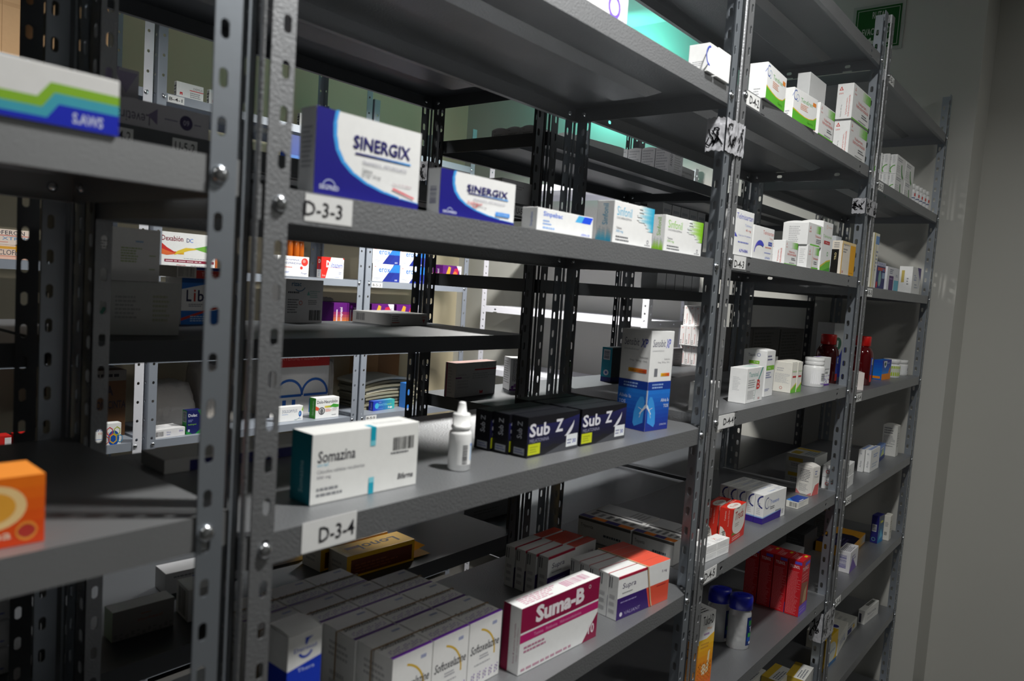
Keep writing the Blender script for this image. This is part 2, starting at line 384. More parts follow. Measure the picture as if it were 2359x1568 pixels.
# tape wound round posts, with marker handwriting
def tape(name,label,sides,z0,z1,seed,parent=None):
    """crumpled clear tape over paper: sides = list of quads ((x0,y0),(x1,y1)) in world, outward pushed"""
    m=MB(); rr=random.Random(seed); tm=plain('crumpled_tape',(176,177,182),.25,0,.6,0,.16,60,.9,70,.003); ink=paper((18,18,22))
    n=10; k=6
    for (a,b) in sides:
        dx,dy=b[0]-a[0],b[1]-a[1]; L=math.hypot(dx,dy); nx,ny=dy/L,-dx/L
        def at(u,v,e): return (a[0]+dx*u+nx*e,a[1]+dy*u+ny*e,z0+(z1-z0)*v)
        H=[[ .0016+rr.uniform(0,.0012) for _ in range(k+1)] for _ in range(n+1)]; jag=[rr.uniform(-.03,.03) for _ in range(n+1)]
        for i in range(n):
            for j in range(k):
                q=[]
                for (ii,jj) in ((i,j),(i+1,j),(i+1,j+1),(i,j+1)):
                    v=jj/k
                    if jj in (0,k): v+=jag[ii]
                    q.append(at(ii/n,v,H[ii][jj]))
                m.face(q,tm,True)
        for t in range(9):
            u=rr.uniform(.05,.7);v=rr.uniform(.2,.72); x,y=u,v
            for s in range(rr.randint(2,5)):
                x2=min(.97,max(.03,x+rr.uniform(-.22,.24)));y2=min(.85,max(.15,y+rr.uniform(-.2,.2)))
                ex,ey=(x2-x)*L,(y2-y)*(z1-z0); l=math.hypot(ex,ey)+1e-6; px,py=-ey/l*.0011/L,ex/l*.0011/(z1-z0)
                m.face([at(x+px,y+py,.0034),at(x2+px,y2+py,.0034),at(x2-px,y2-py,.0034),at(x-px,y-py,.0034)],ink); x,y=x2,y2
    return tag(m.obj(name),label,'tape')
tape('tape_wrap','crumpled tape with marker scrawl round the posts between D-3 and D-4, under the D-4-2 shelf',[((.874,.034),(.874,0)),((.874,0),(.922,0)),((.922,0),(.954,0))],1.402,1.459,3,uD3[0])
tape('tape_wrap','crumpled tape with marker scrawl round the far posts, above the D-5-3 shelf',[((1.80,.034),(1.80,0)),((1.80,0),(1.868,0)),((1.868,0),(1.906,0))],1.40,1.441,5,uD4[0])
tape('tape_wrap','dark crumpled tape low on the far posts, beside the yellow carton',[((1.80,.034),(1.80,0)),((1.80,0),(1.868,0)),((1.868,0),(1.906,0))],.20,.285,8,uD4[0])
# ------------------------------------------------------------------ lamps
def lamp(name,loc,size,power,col,rot=(0,0,0),sy=None,spread=180):
    d=bpy.data.lights.new(name,'AREA'); d.shape='RECTANGLE' if sy else 'DISK'; d.size=size
    if sy: d.size_y=sy
    d.energy=power; d.color=col; d.spread=math.radians(spread); o=link(name,d); o.location=loc; o.rotation_euler=rot; return o
lamp('aisle_ceiling_lamp',(.5,-.44,2.3),.1,LA,(1,.985,.955),spread=165)
lamp('added_near_fill_lamp',(-1.3,-.75,2.38),.4,LB,(1,.98,.95),spread=150)  # weak fill lamp added to brighten the nearest shelving unit
lamp('rear_aisle_hanging_lamp',(1.9,1.3,1.97),.2,LC,(1,.975,.93),spread=160)
lamp('far_rear_aisle_lamp',(.35,1.25,2.36),.25,LE,(1,.985,.96),spread=130)
lamp('teal_wall_lamp',(2.6,1.42,2.17),.1,LT,(.16,1,.83),(0,math.radians(-90),0),spread=165)
lamp('recess_ceiling_lamp',(2.0,-1.7,2.38),.4,LR,(1,.985,.95))
SC.world=bpy.data.worlds.new('room'); SC.world.use_nodes=True; SC.world.node_tree.nodes['Background'].inputs[0].default_value=(.02,.02,.02,1); SC.world.node_tree.nodes['Background'].inputs[1].default_value=.3
# ------------------------------------------------------------------ camera
cd=bpy.data.cameras.new('camera'); cam=link('camera',cd); SC.camera=cam
f=Vector((.77579508,.6265231,-.07490533)); r=Vector((.63079603,-.77298328,.06777322)); u=Vector((.01543908,.09982812,.99488491))
cam.matrix_world=Matrix(((r[0],u[0],-f[0],-.37135941),(r[1],u[1],-f[1],-.56314447),(r[2],u[2],-f[2],1.14624222),(0,0,0,1)))
cd.sensor_width=36; cd.sensor_fit='HORIZONTAL'; cd.lens=1724.3457*36/2359; cd.clip_start=.02
cd.dof.use_dof=True; cd.dof.focus_distance=2.0; cd.dof.aperture_fstop=5.6
vs=SC.view_settings; vs.view_transform='Standard'; vs.look='None'; vs.gamma=1; vs.use_curve_mapping=False; vs.exposure=EXPO
# ------------------------------------------------------------------ things on the shelves: (x, y, z, turn, width, depth, height)
G={
'sin_big':(.0434,.015,1.215,0,.1296,.0236,.0789),'sin_small':(.2091,.02,1.215,0,.1286,.0184,.0506),'sinpebac':(.3843,.02,1.215,0,.1282,.0247,.0301),
'sinf_blue':(.55,.01,1.215,0,.1152,.0293,.0599),'sinf_green':(.7051,.01,1.215,0,.1348,.0223,.0571),
'somazina':(.0774,.0438,.912,-1.96,.1406,.0354,.0723),'sensibit':(.7526,.0435,.912,-6.5,.0672,.0615,.1714),
'tend1':(1.0242,-.0055,1.526,3.6,.1225,.0342,.066),'tend2':(1.2039,.006,1.526,-3.87,.1259,.0226,.0649),'tend3':(1.3619,.002,1.526,0,.1087,.04,.0693),
'val_low':(1.6173,.008,1.526,0,.16,.0386,.0865),
'telmi_tall':(.9718,.008,1.229,0,.0860,.04,.0849),'telmi_low':(1.0615,.008,1.229,0,.1105,.04,.0647),'tl_c':(1.2481,.01,1.229,0,.0788,.04,.051),
'tl_e':(1.3953,.01,1.229,0,.0826,.0221,.053),'tl_f':(1.4987,.012,1.229,0,.077,.0538,.1184),'yel':(1.6681,.012,1.229,0,.1244,.0251,.0866),
'd53_i':(1.9682,.012,1.2074,0,.0643,.05,.1582),'d53_j':(2.0358,.012,1.2074,0,.1034,.05,.079),'d53_k':(2.1666,.012,1.2074,0,.1545,.05,.0729),'d53_l':(2.5222,.012,1.2074,0,.1351,.0422,.0932),
'tiamina':(1.1541,.0305,.9286,2.3,.1065,.0371,.0744),'d44_o':(1.3095,.0492,.9286,1.4,.057,.0543,.1053),'d44_r':(1.7269,.0458,.9286,-3.5,.0506,.03,.0768),'d44_s':(1.79,.075,.9286,-5,.0383,.022,.036),
'd54_v':(2.4204,.0542,.904,-2.7,.1044,.029,.0678),
'trex5':(1.3422,.0367,.628,-3.73,.1258,.0218,.0693),'treda2':(1.1505,.0327,.628,3.5,.0856,.0285,.0734),'bluebox':(1.5489,.0231,.628,-2.7,.0735,.0304,.0175),
'tilt':(1.7126,.0415,.628,-9.5,.0408,.0447,.0775),'tyl4':(1.6176,.0164,.326,.6,.0664,.0362,.1497),'tukol':(1.0652,.046,.326,-11.2,.0519,.04,.1671),
'd55_white':(2.1613,.0316,.295,1.4,.104,.0384,.068),'d55_blue':(2.5716,.0439,.295,-4.6,.0581,.0257,.1011),'d55_wt':(2.6463,.022,.295,2.5,.0415,.0208,.0921),'d55_yel':(2.31,.072,.295,2,.2386,.11,.0357),
'd56_a':(2.554,.0547,-.009,-4.3,.1544,.0229,.0516),'d56_b':(2.3968,.0721,-.009,-.6,.1214,.09,.0365),'d56_c':(2.22,.0554,-.009,4.8,.1676,.1,.0589),'d56_y':(2.068,.0545,-.009,-1.7,.123,.03,.1031),
'd55t_p1':(2.3133,.0365,.6,.5,.1242,.0172,.075),'d55t_bl':(2.5276,.0576,.6,4.4,.1317,.02,.0526),'d55t_tall':(2.6978,.0406,.6,.9,.0486,.0499,.1149),
'suma':(.4322,.0354,.605,-3,.1847,.0338,.0964),'lonol2':(.4807,.4701,.604,-9.5,.1364,.0477,.016),
'c3_white':(.4855,.7039,1.04,1.7,.0904,.055,.087),'c3_flat':(.6992,.6347,1.04,9.6,.1296,.1064,.0259),'c3_grey_low':(.0337,.5038,1.04,-9.7,.1292,.06,.0743),
'edex':(.9250,.6479,.866,2.6,.1558,.0342,.0832),'c4_purple':(1.1545,.6679,.866,-30,.0569,.05,.0863),'c4_teal':(1.5989,.6305,.866,-3.5,.0811,.0375,.1066),
'demus1':(.9152,2.035,1.713,0,.0972,.0178,.0518),'dexa':(.8733,2.03,1.118,0,.2035,.05,.1287),'diltia':(1.5472,2.03,1.118,0,.1159,.0286,.088),'diosm':(1.3388,2.03,1.118,0,.1471,.04,.08),
'erox_low':(1.8231,2.03,1.118,0,.1601,.05,.0788),'esome':(2.2652,2.03,1.118,0,.1322,.072,.0986),'hexa':(.6496,2.0246,.516,0,.1088,.03,.0737),'b45_flat':(.8743,2.0321,.516,4.9,.1184,.08,.031),
'dolac':(.9992,2.0456,.516,.2,.0569,.0316,.0886),'doloneu':(1.5731,2.056,.516,-.8,.121,.0439,.0881),'dolocam':(1.4004,2.0709,.516,-2.2,.1168,.03,.0616),'erast':(1.9097,2.0778,.516,5,.1427,.0282,.0449)}
OFF=(225,227,226)
# ---- shelf D-3-3
def sinergix(key,label,small):
    curve=[(.15+.62*(1-math.cos(t*math.pi/2/9)) if False else 0,0) for t in range(1)]
    cx=[(.16,1),(.145,.85),(.15,.7),(.175,.55),(.23,.42),(.32,.31),(.45,.22),(.62,.15),(.8,.11),(1,.085)]
    lo=[(.0,0),(1,0)]+[(u,v) for u,v in reversed(cx)]+[(0,1)]
    q=[('r','F',0,0,1,1,WHITE)]
    for i in range(len(cx)-1):
        a,b=cx[i],cx[i+1]; k=.035 if i<7 else .02*(9-i)
        q.append(('p','F',[a,(a[0]+k,a[1]+k*.5),(b[0]+k*(.9 if i<7 else 0),b[1]+k*.5),b],(64,160,232)))
    for i in range(len(cx)-1):
        a,b=cx[i],cx[i+1]; q.append(('p','F',[(0,a[1]),a,b,(0,b[1])],NAVY))
    q.append(('r','F',0,0,1,.085,NAVY))
    q+=[('t','F','SINERGIX',.33,.62,.56,.16,(38,34,110),{'bold':.02}),('g','F',.35,.555 if not small else .575,.9,.575 if not small else .6,(38,34,110),(60,160,232),8,'u'),
        ('t','F','TRAMADOL, KETOROLACO',.42,.44,.44,.055,(150,150,165)),('t','F','Tabletas',.42,.36,.1,.045,TXT),('t','F','25 mg / 10 mg',.42,.3,.18,.05,TXT),
        ('t','F','SIEGFRIED',.045,.075,.17,.055,(200,205,230),{'bold':.02}),('a','F',.13,.1,.085,.1,20,160,(170,178,220))]
    if small: q+=[('t','F','Sublingual',.34,.33,.2,.09,(205,40,52),{'ital':.3}),('a','F',.44,.4,.1,.115,200,340,(205,40,52)),('r','F',.73,.19,.93,.28,(66,150,232)),('t','F','Caja con tabletas',.75,.215,.16,.04,WHITE)]
    else: q+=[('t','F','Caja con 20 tabletas',.72,.26,.2,.04,(170,140,150)),('p','F',[(.72,.215),(.95,.135),(.95,.155),(.73,.235)],(222,70,84))]
    q+=[('r','L',0,0,1,1,(206,208,210)),('b','L',.2,.25,.75,.62,'v',(70,70,110)) if small else ('l','L',.15,.3,.85,.8,9,(150,152,160))]
    return box(G[key],label,WHITE,q)
sinergix('sin_big','large white and navy carton lettered SINERGIX above the D-3-3 sticker',0)
sinergix('sin_small','smaller white and navy carton lettered SINERGIX with a red sublingual mark',1)
box(G['sinpebac'],'low white carton with two slanted blue blocks in its top right corner',WHITE,[('p','F',[(.66,.66),(.72,.97),(.83,.97),(.78,.66)],(84,182,236)),('p','F',[(.78,.66),(.83,.97),(.995,.97),(.95,.66)],(36,84,232)),
 ('t','F','Sinpebac',.1,.62,.33,.26,(56,110,222),{'bold':.012}),('l','F',.1,.3,.25,.55,2,(130,170,230)),('l','F',.1,.12,.4,.28,1,(150,185,235)),('t','F','LIFERPAL MD',.78,.1,.17,.09,(60,100,225),{'ital':.3}),('tv','L','Sinpebac',.55,.2,.2,.6,(70,110,200))])
def sinfonil(key,label,c,c2):
    q=[('t','F','Sinfonil',.07,.66,.36,.22,c,{'bold':.0}),('t','F','OXCARBAZEPINA',.07,.58,.36,.05,TXT),('t','F','Tabletas',.07,.34,.13,.055,TXT),('t','F','300 mg',.07,.25,.17,.07,c2),('l','F',.07,.05,.4,.2,2,TXT),
       ('a','F',.88,.14,.035,.05,0,360,(60,62,90)),('t','F','ALPHARMA',.8,.04,.15,.035,(40,40,60))]
    rr=random.Random(3)
    for i in range(15):
        v=.4+.6*i/15; a=.62+.28*(i<7)*(7-i)/7+rr.uniform(-.1,.1); a=min(.95,a); q.append(('g','F',a,v,1,v+.041,(232,238,238),c,7,'u'))
    q+=[('tv','L','Sinfonil',.35,.42,.3,.5,c)]
    for i in range(10):
        a=.0+.9*i/10; q.append(('g','L',a,.0,a+.09,.2+.22*rr.random(),c,(214,218,220),6,'v'))
    return box(G[key],label,WHITE,q)
sinfonil('sinf_blue','white carton with feathered blue edge, left of the similar green carton',(52,174,214),(60,170,220))
sinfonil('sinf_green','white carton with feathered lime green edge beside the D-3 right post',(128,196,26),(120,190,40))
# ---- shelf D-3-4
box(G['somazina'],'large white carton with dark teal end and a barcode above the D-3-4 sticker',(234,235,232),[('r','L',0,0,1,1,(0,104,118)),('tv','L','Somazina',.42,.15,.2,.45,(150,190,195)),
 ('t','F','Somazina',.05,.58,.33,.17,(58,58,66),{'bold':.02,'ital':.12}),('t','F','oral',.05,.53,.09,.05,(90,190,220)),('t','F','Citicolina tabletas recubiertas',.05,.43,.42,.055,(150,152,156)),('t','F','500 mg',.05,.34,.12,.06,(150,150,155)),
 ('l','F',.05,.09,.33,.25,2,(140,142,146)),('b','F',.74,.6,.95,.8,'u'),('l','F',.72,.54,.93,.59,1,TXT),('t','F','Bifarma',.8,.14,.16,.09,(58,58,66),{'bold':.015,'ital':.2}),
 ('r','F',.515,.72,.565,.9,(120,205,220)),('r','F',.515,.8,.565,1,(20,164,190)),('r','F',.515,0,.565,.17,(20,164,190)),('r','F',.515,.17,.565,.25,(130,208,222)),('r','T',.515,0,.565,.35,(20,164,190)),('t','T','Somazina',.62,.35,.28,.2,(180,182,182))])
# dropper bottle
t=link('dropper_bottle',None,None,(.3093,.0584,.9124)); PW=plain('white_plastic',(232,233,232),.3,0,.5)
m=MB(); k=1.0; m.lathe([(.0128,0),(.0142,.0012),(.0142,.045),(.0135,.0475),(.0105,.0495),(.0105,.052)],PW,28); m.obj('bottle_body',t)
m=MB(); m.lathe([(.0118,.0512),(.0122,.0522),(.0122,.0550),(.0114,.0558),(.0110,.0558),(.0112,.0686),(.0100,.0706),(.0062,.0716),(.0046,.0826),(.0040,.0842),(.0022,.0848)],PW,24); m.obj('dropper_cap',t)
m=MB(); n=20
for a0,a1,z0,z1,c in ((-150,-20,.008,.036,(236,237,236)),(-75,-22,.013,.034,(190,214,240)),(-75,-22,.031,.034,(60,120,215))):
    for i in range(n):
        q=[math.radians(a0+(a1-a0)*(i+j)/n) for j in (0,1)]; rr_=.01428+(.00005 if c[0]!=236 else 0)+(.00005 if c[0]==60 else 0)
        m.face([(rr_*math.cos(q[0]),rr_*math.sin(q[0]),z0),(rr_*math.cos(q[1]),rr_*math.sin(q[1]),z0),(rr_*math.cos(q[1]),rr_*math.sin(q[1]),z1),(rr_*math.cos(q[0]),rr_*math.sin(q[0]),z1)],paper(c),True)
m.obj('bottle_label',t)
m=MB(); rr=random.Random(2); z=.009
while z<.032:
    h=rr.choice((.0006,.0009,.0013))
    for i in range(6):
        q=[math.radians(-122+28*(i+j)/6) for j in (0,1)]
        m.face([(.0144*math.cos(q[0]),.0144*math.sin(q[0]),z),(.0144*math.cos(q[1]),.0144*math.sin(q[1]),z),(.0144*math.cos(q[1]),.0144*math.sin(q[1]),z+h),(.0144*math.cos(q[0]),.0144*math.sin(q[0]),z+h)],paper((60,60,64)))
    z+=h+rr.choice((.0006,.0009))
m.obj('barcode',t); tag(t,'small white dropper bottle with pointed cap standing alone in front of the black cartons','bottle')
# black melatonin cartons
K=(18,18,24)
subq=[('g','F',0,0,1,1,(14,14,22),(34,34,96),10,'v'),('p','F',[(0,.78),(0,1),(1,1),(1,.9),(.6,.78)],K),('p','F',[(.3,0),(1,0),(1,.34),(.62,.16)],(70,72,78)),('p','F',[(.05,0),(.32,0),(.66,.18),(.5,.24)],K),
 ('t','F','Sub',.03,.5,.38,.33,(222,222,228),{'bold':.025}),('t','F','Z',.52,.52,.15,.33,(222,222,228),{'bold':.03}),('t','F','MELATONINA',.04,.36,.36,.09,(150,150,176)),
 ('r','F',.02,.06,.24,.33,(196,204,20)),('l','F',.05,.1,.2,.28,3,(150,158,20)),('r','F',.75,.08,.98,.4,(226,230,232)),('t','F','30',.88,.16,.07,.11,(60,70,160),{'bold':.02}),('l','F',.77,.14,.87,.3,2,(120,124,160)),
 ('tv','L','Sub Z',.35,.45,.3,.42,(170,172,180),{'bold':.01}),('r','L',.2,.05,.85,.22,(150,154,160)),('l','L',.25,.08,.8,.2,2,(80,84,130)),('tv','T','x',.3,.4,.05,.1,(60,60,70))]
for i in range(12):  # crescent
    a=[math.radians(-95+100*(i+j)/12) for j in (0,1)]; asp=2.17
    pt=lambda t,r,dx:(.72+dx+r*math.cos(t)/asp,.74+r*math.sin(t))
    s=[math.sin(math.pi*(i+j)/12) for j in (0,1)]
    subq.append(('p','F',[pt(a[0],.36,0),pt(a[1],.36,0),pt(a[1],.36-.11*s[1],0),pt(a[0],.36-.11*s[0],0)],(222,222,230)))
subp=[('r','L',.1,.05,.9,.22,(150,154,160))]
sub=None; names={(0,0):'black melatonin carton at the near left front of its block, behind the dropper bottle',(1,0):'black melatonin carton at the right front of its block, touching the tall blue carton',
 (0,1):'black melatonin carton in the middle row, left column of its block',(1,1):'black melatonin carton in the middle row, right column of its block',(0,2):'black melatonin carton in the third row, left column of its block',(1,2):'black melatonin carton in the third row, right column of its block',(1,3):'black melatonin carton alone at the very back of its block'}
for (i,j),lb in names.items():
    x=(.4256-.005*j,.5553-.004*j)[i]; y=.0419+.0292*j
    if sub is None: sub=box((x,y,.912,-.4,.1217,.0288,.056),lb,K,subq,'black melatonin cartons'); 
    else: again(sub,(x,y+(.004 if j==3 else 0),.9124),-.4 if i==0 else -2,lb)
# tall cough syrup carton
B1=(30,100,196);B2=(22,36,120)
def lungs(f):
    q=[('g',f,0,0,1,.41,(24,44,140),(36,120,214),10,'v'),('r',f,0,.41,1,.495,(26,60,150)),('l',f,.18,.42,.85,.48,2,(150,180,225))]
    c0=1 if f=='L' else 0; sgn=-1 if f=='L' else 1
    X=lambda u:c0+sgn*u
    q+=[('p',f,[(X(.06),.30),(X(.12),.345),(X(.22),.34),(X(.32),.28),(X(.40),.18),(X(.42),.07),(X(.36),.035),(X(.22),.06),(X(.08),.085)],(60,150,226)),
        ('p',f,[(X(0),.41),(X(.02),.41),(X(.02),.27),(X(0),.25)],(215,222,232)),('p',f,[(X(0),.27),(X(.03),.27),(X(.22),.17),(X(.2),.165),(X(0),.24)],(215,222,232)),
        ('p',f,[(X(.1),.215),(X(.26),.235),(X(.26),.23),(X(.1),.205)],(215,222,232)),('p',f,[(X(.14),.195),(X(.2),.13),(X(.215),.13),(X(.16),.19)],(215,222,232))]
    return q
senq=[('t','F','Sensibit',.08,.84,.55,.075,(60,60,92),{'ital':.15}),('t','F','XP',.66,.83,.2,.09,(70,84,200),{'ital':.2,'bold':.02}),('t','F','Loratadina/Ambroxol',.08,.795,.5,.018,(170,172,176)),('t','F','Solucion',.62,.71,.25,.018,(150,150,154)),('t','F','5mg  30mg  5mL',.35,.675,.52,.02,(150,150,154)),
 ('r','F',.22,.545,.36,.625,(120,122,128)),('g','F',.52,.545,.9,.578,(236,190,40),(226,90,40),5,'u'),('t','F','Sabor cereza',.56,.553,.3,.015,(150,60,30))]+lungs('F')+[('t','F','Alivia la',.6,.285,.36,.036,(200,214,236),{'bold':.02}),('t','F','TOS',.74,.225,.22,.036,(200,214,236),{'bold':.02}),('t','F','CHINOIN',.62,.045,.3,.018,(190,200,230))]
senq+=[('t','L','Sensibit',.1,.84,.5,.075,(60,60,92),{'ital':.15}),('t','L','XP',.66,.83,.24,.085,(60,70,170),{'ital':.2,'bold':.02}),('t','L','Loratadina/Ambroxol',.1,.795,.5,.018,(150,152,156)),('t','L','Solucion',.65,.72,.28,.02,(120,122,126)),('t','L','5mg / 30mg / 5mL',.32,.68,.6,.022,(130,130,134)),('g','L',.3,.575,.92,.615,(232,170,40),(214,84,40),5,'u'),('t','L','Sabor cereza',.36,.585,.5,.018,(120,50,30))]+lungs('L')+[('t','L','Alivia la',.05,.31,.42,.036,(170,190,230),{'bold':.02}),('t','L','TOS',.05,.25,.24,.036,(170,190,230),{'bold':.02})]
box(G['sensibit'],'tall white and blue cough carton with drawn lungs standing by the right post',WHITE,senq)
box((.0227,.232,.912,-2.3,.2039,.06,.0158),'long flat carton with a navy printed edge lying behind the teal-ended carton',(178,178,176),[('r','F',.14,.02,1,.8,(30,32,92)),('t','F','La doctora',.2,.15,.5,.5,(60,58,84),{'bold':.02})])
# ---- shelf D-3-2
m=[('r','F',0,0,1,1,WHITE)]+[('a','F',.68,.28,.13,.19,0,360,(124,92,222))]+[('p','F',[(.60,.5),(.66,.42),(.7,.44),(.66,.52)],(124,92,222)),('p','F',[(.76,.44),(.84,.5),(.8,.54),(.73,.46)],(124,92,222)),('t','F','i',.9,.1,.012,.08,(124,92,222))]
box((.4529,.02,1.5115,0,.1067,.09,.085),'white carton with a purple ring drawn on it, standing on the top visible shelf',WHITE,m)
tendq=[('p','F',[(0,0),(1,0),(1,.42),(.86,.3),(.68,.25),(.5,.25),(.28,.29),(0,.37)],(96,188,52)),('p','F',[(0,.37),(.28,.29),(.5,.25),(.68,.25),(.86,.3),(1,.42),(1,.39),(.86,.275),(.68,.225),(.5,.225),(.28,.26),(0,.33)],(222,190,40)),
 ('t','F','Tendiren',.3,.66,.5,.13,(96,176,86)),('a','F',.08,.78,.13,.16,60,330,(70,96,176)),('a','F',.16,.72,.1,.115,0,360,(130,160,210)),('r','F',.8,.72,.94,.84,(232,140,60)),('l','F',.3,.42,.62,.62,4,(226,160,130)),('t','F','Gastro',.62,.08,.24,.08,(60,140,40)),
 ('l','L',.3,.08,.7,.3,3,(150,152,156)),('p','L',[(.9,.72),(.99,.8),(.99,.84),(.88,.74)],(70,96,176))]
TQ=box(G['tend1'],'upright white and green carton with a blue ring, just right of the D-4-2 sticker',WHITE,tendq,'green wave cartons')
box(G['tend2'],'white and green carton with a blue ring, second to the right of the D-4-2 sticker',WHITE,tendq,'green wave cartons')
bq=[('a','F',.2,.55,.28,.36,90,270,(70,84,170)),('l','L',.2,.2,.8,.4,3,(170,172,176))]
box((.778,-.004,1.5115,0,.028,.036,.0452),'white carton end with a blue arc, left of the upper taped post',WHITE,bq)
box((.812,-.004,1.5115,0,.05,.05,.047),'plain white carton partly hidden behind the upper taped post',WHITE,[('l','L',.2,.2,.8,.4,3,(190,190,192))])
# valsartan-style cartons with red triangles
def tri(f,cu,cv,s,asp,col): return [('p',f,[(cu,cv+s),(cu-s*.8/asp,cv-s*.5),(cu+s*.8/asp,cv-s*.5)],col),('p',f,[(cu,cv+s*.45),(cu-s*.35/asp,cv-s*.28),(cu+s*.35/asp,cv-s*.28)],WHITE)]
RD=(206,70,58); GN=(112,190,70)
valq=tri('F',.12,.85,.07,1.9,RD)+[('t','F','SAM',.07,.7,.12,.045,RD),('g','F',.45,.7,1,.97,(236,240,236),GN,6,'u'),('p','F',[(.7,.78),(.78,.92),(.86,.78)],(150,206,120)),('t','F','Valsartan,',.3,.5,.5,.1,RD),('t','F','hidroclorotiazida',.22,.4,.7,.1,RD),('l','F',.55,.2,.9,.33,2,TXT),('l','F',.4,.06,.9,.12,1,GREY),('r','F',0,0,1,.04,GN)]
valq+=tri('L',.25,.85,.08,.5,RD)+[('t','L','SAM',.12,.7,.26,.045,RD),('tv','L','Valsartan,',.6,.1,.1,.5,RD),('tv','L','hidroclorotiazida',.74,.06,.1,.6,RD),('tv','L','Tabletas 80 mg',.3,.05,.07,.35,(70,72,76))]
VL=box(G['val_low'],'white carton with red triangle, lower of the two stacked beside the D-4 right post',WHITE,valq,'red triangle cartons on the second shelf')
again(VL,(1.6108,.006,1.526+.0876),0,'white carton with red triangle, upper of the two stacked beside the D-4 right post')
box(G['tend3'],'white carton with red print between the green wave cartons and the stacked pair',WHITE,valq[:],'red triangle cartons on the second shelf')
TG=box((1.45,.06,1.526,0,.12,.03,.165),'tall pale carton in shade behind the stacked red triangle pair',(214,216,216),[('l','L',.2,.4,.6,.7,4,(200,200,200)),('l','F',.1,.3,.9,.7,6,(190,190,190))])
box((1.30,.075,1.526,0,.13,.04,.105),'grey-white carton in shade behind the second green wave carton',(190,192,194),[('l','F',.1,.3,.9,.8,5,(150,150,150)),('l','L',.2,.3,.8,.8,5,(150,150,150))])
# ---- shelf D-4-3
BL_=(70,76,190)
box(G['telmi_tall'],'tall white carton with blue lettering above the D-4-3 sticker',WHITE,[('t','F','Telmisartan',.03,.8,.92,.12,BL_),('t','F','Tabletas',.52,.66,.38,.055,(150,165,215)),('t','F','40 mg',.58,.54,.3,.065,(200,84,70)),('t','F','Caja con 14 tabletas',.2,.42,.7,.045,(140,150,210)),('p','F',[(0,.4),(.0,.5),(.14,.4)],BL_),('l','F',.2,.27,.85,.33,1,(120,130,200)),('t','F','ALPHARMA',.3,.08,.5,.07,BL_,{'bold':.01})])
sw=[]
for i in range(10):
    a=[math.radians(175-130*(i+j)/10) for j in (0,1)]; s=[.05+.1*math.sin(math.pi*min(1,(10-i-j)/10+.15)) for j in (0,1)]
    pt=lambda t,r:(.34+r*.62*math.cos(t),.16+r*math.sin(t)); sw.append(('p','F',[pt(a[0],.42),pt(a[1],.42),pt(a[1],.42-s[1]),pt(a[0],.42-s[0])],BL_ if i>3 else (100,90,190)))
box(G['telmi_low'],'white carton with a bold violet swoosh, right of the tall blue-lettered one',WHITE,[('t','F','Telmisartan',.45,.78,.52,.12,(200,84,70)),('t','F','Tabletas',.78,.66,.17,.06,(200,130,110)),('r','F',.74,.46,.93,.58,(60,80,170)),('t','F','80 mg',.77,.49,.13,.06,WHITE),('l','F',.6,.36,.95,.44,1,(210,140,120)),('l','F',.58,.2,.9,.26,1,(140,150,210)),('t','F','ALPHARMA',.62,.04,.26,.07,(110,130,200))]+sw)
vq2=[p for p in valq]
box(G['tl_c'],'small white carton with red triangle, right of the violet swoosh carton',WHITE,vq2,'red triangle cartons on the third shelf')
box(G['tl_e'],'small white carton with red triangle, propping the larger one lying on top',WHITE,[('g','F',.6,.62,1,.95,(230,238,226),GN,5,'u')]+tri('F',.2,.75,.09,1.5,RD)+[('t','F','SAM',.1,.58,.2,.07,RD),('t','F','Telmisartan',.5,.42,.45,.1,RD),('l','F',.6,.2,.95,.36,2,TXT),('r','F',.4,0,1,.08,GN),('r','F',.44,0,.46,1,(232,190,150)),('l','L',.2,.2,.8,.85,8,(200,200,200))],'red triangle cartons on the third shelf')
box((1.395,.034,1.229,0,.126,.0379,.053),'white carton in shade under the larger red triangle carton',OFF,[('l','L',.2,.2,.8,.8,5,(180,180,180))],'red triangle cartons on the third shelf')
box((1.3917,.012,1.2824,0,.1061,.0579,.0505),'larger white carton with green band and red triangle lying on two smaller ones',WHITE,[('g','F',.5,.6,.85,.95,(230,238,226),GN,5,'u')]+tri('F',.15,.78,.1,2.1,RD)+[('t','F','SAM',.08,.58,.14,.08,RD),('t','F','Telmisartan',.5,.42,.4,.1,RD),('l','F',.6,.14,.95,.36,3,TXT),('r','F',.2,0,.85,.07,GN),('l','L',.25,.1,.75,.85,9,(190,190,192))],'red triangle cartons on the third shelf',flap=.004)
box(G['tl_f'],'tall white carton with green leaf corner, left of the yellow and black carton',WHITE,[('t','F','Telmisartan',.1,.68,.85,.06,(120,190,90)),('a','F',.4,.9,.03,.04,0,360,(230,170,150)),('t','F','LIOMONT',.5,.885,.4,.03,(225,180,160)),('r','F',.2,.55,.8,.62,(190,56,60)),('t','F','80 mg',.36,.565,.3,.03,WHITE),('a','F',.65,.36,.03,.045,0,360,(70,160,60)),('p','F',[(0,0),(1,0),(1,.26),(.6,.22),(0,.1)],(110,186,60)),('p','F',[(0,.1),(.6,.22),(1,.26),(1,.23),(.6,.19),(0,.06)],(214,196,70)),('p','F',[(.2,0),(1,.1),(1,0)],(70,150,50))],flap=.003)
YE=(238,174,32)
